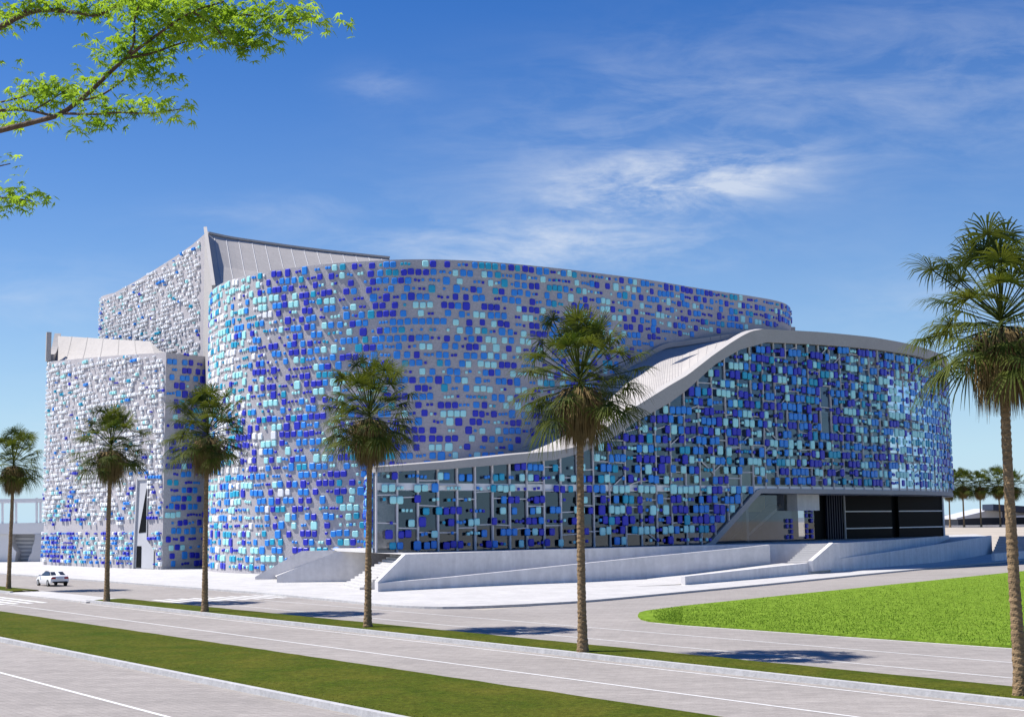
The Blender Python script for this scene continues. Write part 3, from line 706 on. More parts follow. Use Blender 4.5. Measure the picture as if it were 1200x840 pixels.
# road surface: avenue plus cross street as one sheet at z=0
mb.quad(rd(tA, -6), rd(tB, -6), rd(tB, d_far+.4), rd(tA, d_far+.4))
struct('road', mb, M['road'])
cdir = Vector((.613, .790, 0))
kerb_px = [(300, 693), (400, 702.5), (445, 707), (480, 709.3), (520, 710.3), (560, 709.4), (620, 706.8), (690, 702.5), (800, 692.5), (900, 683.2), (1050, 668.5), (1200, 655)]
kp = [pl(x, y, .15) for x, y in kerb_px]
kline = [rd(tB, 52, .15), rd(220, 52, .15), rd(150, 52, .15)] + kp
kline = [p for i, p in enumerate(kline)] + [kp[-1]+cdir*60]
kc = Curve([(p.x, p.y) for p in kline[3:]], step=1.0)
kpts = [Vector((p.x, p.y, .15)) for p in kline[:3]] + [Vector((p.x, p.y, .15)) for p in kc.p]
# cross street sheet (4 mm above avenue sheet) between lawn and kerb
mb = MB(); o_ = Vector((0, 0, 0))
mb.add([pl(560, 715, .004), pl(760, 733, .004), pl(1260, 770, .004), pl(1260, 770, .004)+cdir*140, Vector((kpts[-1].x+2, kpts[-1].y, .004)), Vector((kp[-1].x, kp[-1].y, .004)), Vector((kp[7].x, kp[7].y+.3, .004))], [tuple(range(7))])
struct('cross_street', mb, M['road'])
# pavement
mb = MB(); pv = [Vector((p.x, p.y, .15)) for p in kpts] + [Vector((110, 235, .15)), Vector((-20, 235, .15)), rd(tB, 60, .15)+Vector((80, 0, 0))]
inset = kpts
mb.add(pv, [tuple(range(len(pv)))]); struct('pavement', mb, M['pave'])
def kerb(pts, w_, h_, name='kerb', m=M['kerb'], base=-.02):
    mb = MB(); n = len(pts)
    nr = []
    for i in range(n):
        d = pts[min(n-1, i+1)]-pts[max(0, i-1)]; d.z = 0; d.normalize(); nr.append(Vector((d.y, -d.x, 0)))
    A = [Vector((p.x, p.y, base)) for p in pts]; B = [Vector((p.x, p.y, h_)) for p in pts]
    A2 = [a+q*w_ for a, q in zip(A, nr)]; B2 = [b+q*w_ for b, q in zip(B, nr)]
    mb.strip(A, B); mb.strip(B, B2); mb.strip(B2, A2); mb.quad(A[0], A2[0], B2[0], B[0]); mb.quad(A[-1], B[-1], B2[-1], A2[-1])
    return struct(name, mb, m)
kerb(kpts, .30, .156)
# medians
def dpix(x, y, z=0): return dof(pl(x, y, z))
k1 = dpix(600, 762.7); g1 = dpix(600, 750, .03)                      # palm strip
k2 = dpix(320, 820.5); g2 = dpix(500, 792.0, .03)                   # near median
t_gap0 = tof(pl(108, 703, .2)); t_gap1 = tof(pl(28, 692, .2))
def median(name, ta, tb, da, db, z, label, m=M['strip']):
    mb = MB(); n = int((tb-ta)/1.0); A = []; B = []
    Q = [ta+(tb-ta)*k/n for k in range(n+1)]
    rows_ = [[rd(t, da+(db-da)*(0, .3, .65, .93, 1)[j]+(0 if j in (0,) else .05*noise.noise(Vector((t*.7, j, da)))), z+(.05*math.sin(math.pi*j/4)+.015*noise.noise(Vector((t*.5, j*2.0, 1)))) if j not in (0, 4) else (z-.01 if j == 0 else .03)) for t in Q] for j in range(5)]
    for j in range(4): mb.strip(rows_[j], rows_[j+1])
    mb.quad(rd(ta, da, 0), rd(ta, db, 0), rd(ta, db, .03), rd(ta, da, z)); mb.quad(rd(tb, db, 0), rd(tb, da, 0), rd(tb, da, z), rd(tb, db, .03))
    o = mb.build(name, m, smooth=True); o['kind'] = 'stuff'; o['label'] = label; o['category'] = 'grass'; return o
median('grass_strip', tA, t_gap0, k1+.26, g1, .19, 'narrow strip of dry green grass under the row of palms')
median('grass_strip', t_gap1, 300, k1+.26, g1, .19, 'short stretch of palm strip grass beyond the crossing at the left edge')
median('grass_strip', tA, 300, k2+.26, g2, .19, 'wide dry green grass median between the two near carriageways')
kerb([rd(tA, k1+.26), rd(t_gap0+.8, k1+.26)], -.26+.52, .20); kerb([rd(t_gap1-.8, k1+.26), rd(300, k1+.26)], .26, .20)
kerb([rd(tA, k2+.26), rd(300, k2+.26)], .26, .20)
mb = MB(); q = [rd(t_gap0, k1, .11), rd(t_gap0, g1+.2, .11), rd(t_gap1, g1+.2, .11), rd(t_gap1, k1, .11)]
mb.prism([(p.x, p.y) for p in q], -.01, .11); struct('crossing_island', mb, M['pave'])
def blades(name, ta, tb, da, db, z, n, hh, m, label, dens_fn=None):
    mb = MB()
    for _ in range(n):
        t = ta+(tb-ta)*R_()**1.0; d = U_(da, db); fz = (d-da)/(db-da); p = rd(t, d, (z-.03 if fz < .75 else (z-.03)*(1-(fz-.75)/.25)+.02)); h = hh*U_(.5, 1.4); a = U_(0, 6.28); dx = Vector((math.cos(a), math.sin(a), 0)); lean = Vector((U_(-1, 1), U_(-1, 1), 0))*h*.5
        w_ = h*.3; mb.add([p-dx*w_, p+dx*w_, p+lean+Vector((0, 0, h))], [(0, 1, 2)])
    o = mb.build(name, m); tag(o, label, 'grass', kind='stuff'); return o
blades('grass_tufts', 0, 75, k1+.5, g1, .21, 15000, .05, M['blade'], 'fine grass blades growing along the palm strip')
blades('grass_tufts', 8, 75, k2+.46, g2, .21, 26000, .038, M['blade'], 'fine grass blades growing over the wide near median')
# painted lines
def line(d, ta, tb, w_=.13, z=.008):
    mb = MB(); mb.quad(rd(ta, d-w_/2, z), rd(tb, d-w_/2, z), rd(tb, d+w_/2, z), rd(ta, d+w_/2, z)); return struct('lane_marking', mb, M['paint'])
lB = dof((pl(0, 789)+pl(195, 838))/2); lM = dof((pl(400, 760.7)+pl(800, 812))/2); lF1 = dof(pl(600, 739.5)); lF2 = dof(pl(600, 727.3)); lF3 = dof(pl(950, 742.0))
line(lB, tA, 300, .15); line(lM, tA, t_gap1+40, .13); line(g2+.12, tA, 300, .14); line(k1-.35, tA, t_gap0, .12); line(g1+.15, tA, t_gap0, .12)
line(lF1, tA, t_gap0-7, .12); line(lF2, tA, t_gap0-7, .12); line(d_far-.9, tof(pl(400, 703)), t_gap0+6, .11)
mb = MB()
for k in range(12): d = g1+.9+k*1.05; mb.quad(rd(t_gap0-5.4, d, .009), rd(t_gap0+.2, d, .009), rd(t_gap0+.2, d+.5, .009), rd(t_gap0-5.4, d+.5, .009))
struct('zebra_crossing', mb, M['paint'])
mb = MB()
for k in range(6): d = g2+.8+k*1.05; mb.quad(rd(t_gap0+3, d, .009), rd(t_gap0+16, d, .009), rd(t_gap0+16, d+.5, .009), rd(t_gap0+3, d+.5, .009))
struct('zebra_crossing', mb, M['paint'])
# bright lawn on the far side
lu = [pl(x, y, 0) for x, y in ((757, 717.2), (800, 711.5), (900, 701), (1000, 690.8), (1100, 680.5), (1200, 670))]
ll = [pl(x, y, 0) for x, y in ((770, 729.5), (800, 732.3), (900, 739.3), (1000, 746.4), (1100, 753.4), (1200, 760.2))]
lu.append(lu[-1]+cdir*60); ll.append(ll[-1]+(ll[-1]-ll[-2])*3)
tip = [pl(x, y, 0) for x, y in ((760, 728.3), (751, 726), (747.5, 722.5), (749.5, 719.3))]
outl = lu[::-1]+tip[::-1]+ll
mb = MB(); n = len(outl); mb.add([Vector((p.x, p.y, 0)) for p in outl]+[Vector((p.x, p.y, .12)) for p in outl], [(i, (i+1) % n, n+(i+1) % n, n+i) for i in range(n)]+[tuple(range(n, 2*n))])
o = mb.build('lawn', M['lawn']); tag(o, 'bright green triangular lawn at the road corner on the right', 'lawn', kind='stuff')
mb = MB()
for _ in range(45000):
    a = R_()**.6; i = a*5.3; k = int(i); tt = i-k; p = lu[k].lerp(lu[k+1], tt).lerp(ll[k].lerp(ll[k+1], tt), R_()**.7)
    h = .07*U_(.5, 1.4); an = U_(0, 6.28); dx = Vector((math.cos(an), math.sin(an), 0)); w_ = h*.35
    p = Vector((p.x, p.y, .1)); mb.add([p-dx*w_, p+dx*w_, p+Vector((U_(-.5, .5)*h, U_(-.5, .5)*h, h))], [(0, 1, 2)])
o = mb.build('lawn_blades', M['lblade']); tag(o, 'grass blades standing on the bright corner lawn', 'grass', kind='stuff')
line_l = MB()
for a, b in zip(ll[:-1], ll[1:]):
    sdv = Vector((b.y-a.y, a.x-b.x, 0)).normalized(); line_l.quad(a+sdv*.12+Vector((0, 0, .008)), b+sdv*.12+Vector((0, 0, .008)), b+sdv*.26+Vector((0, 0, .008)), a+sdv*.26+Vector((0, 0, .008)))
struct('lane_marking', line_l, M['paint'])

# ---- rising sand behind, hills and low things in the distance
mb = MB(); gx = [40+18*i for i in range(24)]; gy = [196, 215, 235, 260, 285, 310, 330, 380]; zz = [.10, .35, .9, 1.7, 2.5, 3.2, 3.3, 3.3]
for j in range(len(gy)-1): mb.strip([(x+ (gy[j]-196)*.1, gy[j]+x*.02, zz[j]) for x in gx], [(x+(gy[j+1]-196)*.1, gy[j+1]+x*.02, zz[j+1]) for x in gx])
struct('terrain', mb, M['soil'], True)
def hill(name, Y, x0, x1, base, pk, seed, m):
    mb = MB(); n = 60; A = []; B = []; Cc = []
    for k in range(n+1):
        x = x0+(x1-x0)*k/n; h = base+pk*max(.15, .5+.5*noise.fractal(Vector((x*.006+seed, seed, 0)), 1, 2, 4))
        A.append((x, Y-120, -1)); B.append((x, Y, h)); Cc.append((x, Y+200, h*.8))
    mb.strip(A, B); mb.strip(B, Cc); return struct(name, mb, m, True)
hill('hills', 1500, 380, 900, 4, 10, 3.1, M['hill']); hill('hills', 2600, -2500, 2500, 3, 12, 8.2, M['hill'])
# low grey pavilions and a dark canopy behind the far palms
def pav(x0, x1, Y, z1, label):
    r = empty('low_pavilion', ((x0+x1)/2, Y, 3.3), label, 'pavilion', 'low pavilions behind the far palms')
    b = MB(); b.abox(x0+1, x1-1, Y, Y+14, 3.3, z1-2.4); b.build('wall', M['navy'], r, origin=((x0+x1)/2, Y, 3.3))
    b = MB(); xm = x0+(x1-x0)*.55; P = [(x0, z1-2.4), (xm, z1), (x1, z1-1.3), (x1, z1-1.8), (x0, z1-2.7)]
    b.add([(x, Y-2, z) for x, z in P]+[(x, Y+16, z) for x, z in P], [(4, 3, 2, 1, 0), (5, 6, 7, 8, 9)]+[(i, (i+1) % 5, 5+(i+1) % 5, 5+i) for i in range(5)])
    b.build('roof', M['louvre'], r, origin=((x0+x1)/2, Y, 3.3))
pav(112, 131, 350, 7.8, 'low grey pavilion with folded roof beside the tiled foyer'); pav(122, 142, 372, 7.4, 'low grey pavilion with folded roof behind the palm beside the wide trunk')
r = empty('dark_canopy', (124, 345, 3.3), 'flat dark canopy roof on posts at the right edge', 'canopy')
b = MB(); b.box((131, 345, 7.1), (12, 0, -.9), (0, 4, 0), (.05, 0, .75)); b.build('roof', M['navy'], r, origin=(124, 345, 3.3))
for x in (122, 130, 139): b = MB(); b.abox(x, x+.4, 343, 343.4, 3.3, 6.9); b.build('post', M['navy'], r, origin=(x, 343, 3.3))
mb = MB(); mb.abox(95, 260, 322.6, 323.2, 2.9, 3.75); tag(mb.build('boundary_wall', M['plinth'], origin=(95, 323, 3)), 'low grey boundary wall at the foot of the far palms', 'wall')

# ================================================================== far-left building with pergola
YB = 226.0
lb = empty('terrace_building', (aY(10, 655, YB).x, YB, 0), 'low white terrace building with stepped walls behind the leftmost palm', 'building')
def fpoly(name, px, Y, depth, m, par):
    P = [aY(x, y, Y) for x, y in px]; b = MB(); n = len(P); t = Vector((0, depth, 0))
    b.add(P+[p+t for p in P], [tuple(range(n)), tuple(range(2*n-1, n-1, -1))]+[(i, n+i, n+(i+1) % n, (i+1) % n) for i in range(n)])
    return b.build(name, m, par, origin=P[0])
fpoly('terrace_slab', [(-60, 625.5), (54, 625.5), (54, 612), (-60, 614)], YB-.5, 14, M['concw'], lb)
fpoly('wall', [(-60, 660), (17, 659), (19, 646), (16, 643), (12, 636), (12, 625.6), (-60, 625.6)], YB, 12, M['concw'], lb)
lv_ = fpoly('recessed_wall', [(10, 660), (54, 660), (54, 625.6), (10, 625.6)], YB+2.5, 6, M['louvre'], lb)
mb = MB()
for k in range(6): a = aY(18, 631+k*4.6, YB+2.4); b_ = aY(40, 631+k*4.6, YB+2.4); mb.bar(a, b_, .12, .3)
mb.build('louvre_slat', M['concw'], lv_)
st = fpoly('stepped_buttress', [(32, 659), (49, 658), (54, 658), (54, 625.6), (41, 625.6), (40, 636), (38, 640), (37, 648), (34, 652)], YB-.6, 3, M['louvre'], lb)
pg = empty('pergola', (aY(10, 613, YB).x, YB, aY(10, 613, YB).z), 'slender white pergola frame on the terrace at the far left', 'pergola')
for x in (-22, -10, 3, 15, 19, 43, 47.5):
    for yy in (0,):
        b = MB(); a = aY(x, 613, YB+1); t = aY(x, 583 if int(x) in (15, 43) else 586, YB+1); b.bar(a, t, .3, .3); b.build('post', M['concw'], pg, origin=a)
b = MB(); b.bar(aY(-60, 587.2, YB+1), aY(52, 585.6, YB+1), .35, .5); b.bar(aY(-60, 588.5, YB+7), aY(52, 587, YB+7), .35, .5); b.build('beam', M['concw'], pg)

# ================================================================== PALMS
def palm_trunk(seed):
    rnd = random.Random(seed); mb = MB(); k = 16; n = 110; Ht = 10.2; rings = []
    for i in range(n+1):
        t = i/n; z = Ht*t; r = .195-.070*t**.7+.06*math.exp(-z/.5); r += .007*(1 if i % 2 else -1)+.006*rnd.uniform(-1, 1)
        cx = .10*math.sin(t*2.1+seed)*t; cy = .08*math.cos(t*1.7+seed)*t
        for q in range(k):
            a = 2*math.pi*q/k+(.2 if i % 2 else 0); rr = r*(1+.06*rnd.uniform(-1, 1)); mb.v.append((cx+rr*math.cos(a), cy+rr*math.sin(a), z))
    for i in range(n):
        for q in range(k): mb.f.append([i*k+q, i*k+(q+1) % k, (i+1)*k+(q+1) % k, (i+1)*k+q]); mb.m.append(0)
    return mb, Vector((.10*math.sin(2.1+seed), .08*math.cos(1.7+seed), Ht))
def fan(mb, base, d, up, pet, rad, nb, rnd, droop=.35, spread=112, wid=.05, mi=0):
    """petiole and a spread of narrow drooping blades"""
    d = d.normalized(); side = d.cross(up)
    if side.length < .05: side = d.cross(Vector((1, 0, 0)))
    side.normalize(); nrm = side.cross(d).normalized()
    tip = base+d*pet-Vector((0, 0, .12*pet*abs(d.x+d.y)*.3))
    mb.bar(base, tip, .035, .03, mi)
    hingeside = rnd.uniform(-.25, .25)
    for k in range(nb):
        a = math.radians(-spread+2*spread*k/(nb-1)+rnd.uniform(-4, 4))
        v = (d*math.cos(a)+side*math.sin(a)+nrm*(.10+hingeside*math.sin(a))).normalized()
        L = rad*(1-.28*abs(a)/math.radians(spread))*rnd.uniform(.85, 1.1)
        p0 = tip; w_ = wid*rnd.uniform(.8, 1.2); pw = v.cross(nrm).normalized()
        seg = [(0.0, .35), (.4, 1.0), (.75, .7), (1.0, .08)]; prev = None
        for t, wf in seg:
            q = p0+v*(L*t)-Vector((0, 0, droop*L*t*t*t*rnd.uniform(.8, 1.2)))
            A = q-pw*(w_*wf*.5); B = q+pw*(w_*wf*.5)
            if prev: mb.quad(prev[0], prev[1], B, A, mi)
            prev = (A, B)
def palm_crown(seed, top, nf=74, nb=28):
    rnd = random.Random(seed*13+5); mb = MB()
    c = top+Vector((0, 0, .3))
    for i in range(nf):
        t = (i+.5)/nf; el = math.radians(86-124*t**.78+rnd.uniform(-8, 8)); az = i*2.39996+rnd.uniform(-.3, .3)
        d = Vector((math.cos(el)*math.cos(az), math.cos(el)*math.sin(az), math.sin(el)))
        pet = rnd.uniform(1.0, 1.8)*(1.0+.33*math.cos(el)+.38*max(0, math.sin(el)))
        tilt = Vector((rnd.uniform(-.3, .3), rnd.uniform(-.3, .3), 1))
        fan(mb, c+Vector((0, 0, .6*(1-t))), d, tilt, pet, rnd.uniform(1.0, 1.35), nb, rnd, droop=rnd.uniform(.15, .55)+.3*t, wid=.05)
    return mb
def palm_skirt(seed, top, n=560):
    rnd = random.Random(seed*17+3); mb = MB()
    for i in range(n):
        az = rnd.uniform(0, 6.283); t = rnd.random(); z = top.z+.45-1.55*t
        r0 = .14; out = rnd.uniform(.5, 1.3)*(1.1-.5*t); L = rnd.uniform(.9, 1.5)
        d = Vector((math.cos(az), math.sin(az), 0)); p0 = Vector((top.x, top.y, z))+d*r0; pw = Vector((-d.y, d.x, 0))
        for q in range(3):
            a2 = rnd.uniform(-.35, .35); dd = (d*math.cos(a2)+pw*math.sin(a2)); prev = None; w_ = rnd.uniform(.03, .06)
            for u, wf in ((0, .5), (.35, 1), (.7, .8), (1, .1)):
                pt_ = p0+dd*(out*(1-(1-u)**2)*.9)+Vector((0, 0, .12*math.sin(u*2)-L*u*u))
                A = pt_-pw*w_*wf*.5; B = pt_+pw*w_*wf*.5
                if prev: mb.quad(prev[0], prev[1], B, A)
                prev = (A, B)
    return mb
variants = []
for sd in range(3):
    tm, top = palm_trunk(sd); cm = palm_crown(sd, top); km = palm_skirt(sd, top); variants.append((tm, cm, km))
palm_px = [(10, 690, 0, 'leftmost fan palm, at the left edge beyond the crossing'), (125, 705, 1, 'fan palm in front of the white tower, beside the slit doorway'),
           (240, 717, 2, 'fan palm in front of the gap between the tower and the big curved wall'), (431, 735, 0, 'fan palm in front of the left end of the glazed foyer'),
           (683, 765, 1, 'fan palm in front of the middle of the glazed foyer'), (1197, 815, 2, 'nearest and tallest fan palm, cut by the right edge')]
proto = {}
def place_palm(loc, v, rz, sc, label, group, name='fan_palm'):
    r = empty(name, loc, label, 'palm tree', group, rz); r.scale = (sc, sc, sc)
    if v not in proto:
        tm, cm, km = variants[v]
        a = tm.build('trunk', M['trunk']); a.parent = r; b = cm.build('crown', M['frond']); b.parent = r; c = km.build('frond_skirt', M['skirt']); c.parent = r
        proto[v] = (a, b, c)
    else:
        for o in proto[v]: q = o.copy(); C.objects.link(q); q.parent = r
    return r
for i, (x, y, v, lab) in enumerate(palm_px):
    g = pl(x, y, .19); g = g*max(1, (k1+.68)/dof(g)); g.z = .19; tgt = (690-497, 705-472, 717-450, 735-410, 765-358, 815-257)[i]
    hgt = aY(x, y-tgt, g.y).z-.19
    place_palm(g, v, i*1.9+.4, hgt/(max(q[2] for q in variants[v][1].v)-.25), lab, 'row of fan palms along the avenue')
for i, (x, lab) in enumerate(((1113.5, 'distant fan palm partly hidden by the corner of the foyer'), (1130, 'distant fan palm, first one clear of the foyer corner'), (1150, 'distant fan palm midway between the foyer and the near trunk'),
                   (1172.5, 'distant fan palm just left of the near palm trunk'), (1190, 'distant fan palm behind the near palm trunk at right'))):
    g = aY(x, 617, 318); rp = place_palm(Vector((g.x, g.y, 3.3)), i % 3, i*1.3, 1.0+.04*(i % 2), lab, 'distant palms beyond the foyer')
    for ch in rp.children:
        if ch.name.startswith('trunk'): ch.scale = (1.1, 1.1, .85)
        else: ch.scale = (1.30, 1.30, 1.25); ch.location = (0, 0, 10.2*.85-10.2*1.25)

# ================================================================== MAPLE over the top left corner
tree = empty('maple_tree', (-4.6, 6.4, 0), 'maple with bright green star shaped leaves hanging in from the top left corner', 'tree')
def P5(x, y, Y): return aY(x, y, Y)
br = MB(); tw = []
trunk = [(-4.6, 6.4, 0), (-4.55, 6.4, 2), (-4.4, 6.35, 4), (-4.2, 6.3, 6), (-3.9, 6.25, 7.4), (-3.7, 6.2, 9)]
tb = MB(); tb.tube(trunk, [.17, .15, .135, .12, .09, .05], 10); tb.build('trunk', M['bark'], tree, smooth=True)
def limb(pts, r0, r1):
    P = [p if isinstance(p, Vector) else P5(*p) for p in pts]; P = dens(P, 4)
    br.tube(P, [r0+(r1-r0)*i/(len(P)-1) for i in range(len(P))], 6); return P
j1 = Vector((-4.0, 6.28, 6.9)); j2 = Vector((-3.8, 6.25, 7.6)); j0 = Vector((-4.2, 6.3, 6.2))
LIM = []
LIM.append((limb([j1, (-60, 168, 5.6), (0, 153, 5.5), (40, 143, 5.45), (72, 133, 5.4), (105, 108, 5.35), (128, 86, 5.3), (147, 69, 5.25), (175, 48, 5.2), (200, 30, 5.15), (226, 14, 5.1), (262, 2, 5.1)], .014, .003), .45))
LIM.append((limb([(147, 69, 5.25), (180, 62, 5.3), (215, 50, 5.35), (262, 40, 5.4), (300, 52, 5.4)], .006, .002), 0))
LIM.append((limb([(147, 69, 5.25), (157, 50, 5.2), (158, 22, 5.15), (168, -6, 5.1)], .006, .003), .2))
LIM.append((limb([(72, 133, 5.4), (110, 134, 5.3), (140, 132, 5.25), (175, 133, 5.2), (212, 128, 5.15)], .006, .002), .15))
LIM.append((limb([(92, 119, 5.38), (118, 112, 5.4), (142, 96, 5.45), (160, 82, 5.5), (178, 72, 5.5), (200, 60, 5.5)], .005, .002), .5))
LIM.append((limb([(62, 136, 5.42), (30, 129, 5.6), (0, 130, 5.7), (-40, 138, 5.9)], .006, .008), .4))
LIM.append((limb([(38, 130, 5.55), (62, 116, 5.5), (80, 104, 5.45)], .004, .002), 0))
LIM.append((limb([(0, 120, 5.7), (26, 114, 5.65), (40, 108, 5.6), (60, 104, 5.6)], .004, .002), .3))
LIM.append((limb([j2, (-60, 60, 5.9), (0, 32, 5.8), (22, 20, 5.75), (50, 12, 5.7), (90, 15, 5.65), (115, 18, 5.6), (150, 0, 5.5), (190, -14, 5.4)], .016, .004), .25))
LIM.append((limb([(22, 20, 5.75), (33, 8, 5.7), (40, -10, 5.7)], .005, .003), .3))
LIM.append((limb([(190, -14, 5.4), (240, 8, 5.35), (265, 18, 5.3), (300, 18, 5.25), (335, 24, 5.2), (370, 20, 5.2)], .006, .0015), .35))
LIM.append((limb([(226, 14, 5.1), (250, 30, 5.15), (268, 50, 5.2), (290, 56, 5.25), (314, 52, 5.3)], .004, .0015), .2))
LIM.append((limb([j0, (-60, 236, 5.7), (0, 232, 5.6), (20, 233, 5.55), (38, 236, 5.5)], .008, .002), .62))
LIM.append((limb([j0, (-60, 200, 5.9), (-10, 196, 5.8), (12, 192, 5.7)], .006, .002), .85))
brm = br.build('branch', M['bark'], tree, smooth=True)
rl = random.Random(5); lm = MB()
def leaf(c, d, nrm, sz):
    d = d.normalized(); s_ = d.cross(nrm).normalized(); n2 = s_.cross(d).normalized()
    pts = [c]
    lob = ((-118, .38), (-78, .66), (-38, .92), (0, 1.1), (38, .92), (78, .66), (118, .38)); out = []
    for i, (a, l) in enumerate(lob):
        if i:
            am = math.radians((a+lob[i-1][0])/2); out.append((math.cos(am)*.30, math.sin(am)*.30, .01))
        a = math.radians(a); out.append((math.cos(a)*l, math.sin(a)*l, -.22*l*l))
    pts += [c+(d*x+s_*y+n2*z)*sz for x, y, z in out]
    lm.add(pts, [(0, i, i+1) for i in range(1, len(out))])
def spray(p, n, ru, rz_, lo_, hi_):
    for _ in range(n):
        cg = lambda sg: max(-1.7*sg, min(1.7*sg, rl.gauss(0, sg))); q = p+Vector((cg(ru), cg(ru*1.1), cg(rz_))); a = rl.uniform(0, 6.283)
        d = Vector((math.cos(a), math.sin(a), -rl.uniform(.15, .9))); n_ = Vector((rl.uniform(-.5, .5), rl.uniform(-.9, .2), 1)).normalized()
        leaf(q, d, n_, rl.uniform(lo_, hi_))
for P, f0 in LIM:
    n = len(P)
    for i, p in enumerate(P):
        if i/n < f0: continue
        spray(p+Vector((0, 0, .02)), 7, .052, .018, .028, .046)
for (x, y, Y, n) in ((100, 4, 5.6, 60), (60, 4, 5.7, 40), (130, 2, 5.5, 50), (185, 8, 5.2, 110), (215, 18, 5.15, 120), (205, 36, 5.2, 70), (230, 42, 5.25, 60), (240, 12, 5.2, 80), (160, 12, 5.2, 50), (135, 58, 5.3, 45), (150, 44, 5.3, 25), (168, 84, 5.4, 60), (185, 92, 5.4, 30), (265, 42, 5.3, 40), (10, 18, 5.8, 40), (25, 20, 5.7, 18), (65, 108, 5.5, 60), (90, 106, 5.45, 30), (90, 145, 5.35, 40), (110, 142, 5.3, 25), (125, 118, 5.35, 30), (12, 140, 5.6, 40), (190, 132, 5.2, 35), (0, 215, 5.7, 25), (5, 240, 5.6, 45), (22, 234, 5.5, 22), (0, 70, 5.8, 10), (350, 24, 5.2, 45), (375, 20, 5.2, 25), (300, 30, 5.22, 45), (330, 14, 5.2, 40), (290, 54, 5.25, 35), (312, 52, 5.3, 12), (255, 26, 5.2, 50), (285, 14, 5.25, 40), (320, 18, 5.2, 25), (-30, 30, 5.9, 40), (-30, 130, 5.8, 40), (-40, 230, 5.8, 30)):
    spray(P5(x, y, Y), int(n*.8), .066, .022, .028, .048)
lm.build('foliage', M['maple'], tree)

# ================================================================== CAR
g = pl(61, 686, 0); car = empty('saloon_car', (g.x, g.y, .0), 'white saloon car seen from behind on the avenue near the zebra crossing', 'car', rz=math.atan2(E_.y, E_.x))
def carp(mb, name, m, smooth=False, par=car):
    o = mb.build(name, m); o.parent = par
    if smooth:
        for q in o.data.polygons: q.use_smooth = True
    return o
st_ = [(-2.25, .45, .78, .62, .80), (-2.2, .30, .95, .78, .88), (-1.9, .24, 1.04, .84, .90), (-1.3, .22, 1.02, .88, .90), (-.5, .22, .98, .89, .90), (.6, .22, .98, .89, .90), (1.2, .22, .95, .87, .90), (1.9, .24, .84, .80, .88), (2.2, .30, .70, .70, .82), (2.3, .42, .60, .55, .72)]
mb = MB(); rings = []
for x, zb, zt, wt, wb in st_:
    zm = (zb+zt)/2; rings.append([(x, -wb*.93, zb), (x, -wb, zb+.15), (x, -wb, zm+.1), (x, -wt, zt-.05), (x, -wt*.88, zt), (x, 0, zt+.03), (x, wt*.88, zt), (x, wt, zt-.05), (x, wb, zm+.1), (x, wb, zb+.15), (x, wb*.93, zb)])
for a, b in zip(rings, rings[1:]): mb.strip(a, b)
mb.add(rings[0], [tuple(range(11))]); mb.add(rings[-1], [tuple(range(10, -1, -1))]); carp(mb, 'body', M['carpaint'], True)
cab = [(-1.75, 1.02, .74), (-1.05, 1.38, .60), (-.5, 1.44, .60), (.2, 1.42, .60), (1.15, .97, .76)]
mb = MB(); A = [(x, -w_, z) for x, z, w_ in cab]; B = [(x, w_, z) for x, z, w_ in cab]; mid = [(x, 0, z+.03) for x, z, w_ in cab]
mb.strip(A, mid); mb.strip(mid, B); carp(mb, 'roof', M['carpaint'], True)
mb = MB()
for sg in (-1, 1):
    mb.add([(-1.6, sg*.80, 1.0), (-1.05, sg*.63, 1.36), (.2, sg*.63, 1.39), (1.0, sg*.82, .98)], [(0, 1, 2, 3)])
mb.strip([(-1.72, -.70, 1.045), (-1.10, -.58, 1.365)], [(-1.72, .70, 1.045), (-1.10, .58, 1.365)]); mb.strip([(.25, -.58, 1.43), (1.12, -.72, 1.0)], [(.25, .58, 1.43), (1.12, .72, 1.0)])
w_o = carp(mb, 'window', M['carglass'])
w_o.location.z = .012
for sg in (-1, 1):
    mb = MB(); mb.box((-2.20, sg*.62, .80), (.06, 0, 0), (0, .20, 0), (0, 0, .09)); carp(mb, 'tail_light', M['lampred'])
    for x in (-1.38, 1.42):
        mb = MB(); mb.tube([(x, sg*.74, .32), (x, sg*.93, .32)], [.32, .32], 20); wh = carp(mb, 'wheel', M['tyre'])
        mb = MB(); mb.tube([(x, sg*.925, .32), (x, sg*.94, .32)], [.2, .2], 14); rmo = mb.build('rim', M['rim']); rmo.parent = wh
    mb = MB(); mb.box((.85, sg*.98, 1.02), (.08, 0, 0), (0, .10, 0), (0, 0, .07)); carp(mb, 'mirror', M['carpaint'])
mb = MB(); mb.box((-2.262, 0, .72), (.012, 0, 0), (0, .26, 0), (0, 0, .06)); carp(mb, 'number_plate', M['rail'])
mb = MB(); mb.box((-2.24, 0, .42), (.05, 0, 0), (0, .7, 0), (0, 0, .06)); carp(mb, 'bumper_trim', M['tyre'])

for o in D.objects:
    if o.name.split('.')[0] in ('tile_cladding', 'tile_column', 'transom_grid'): o['kind'] = 'stuff'
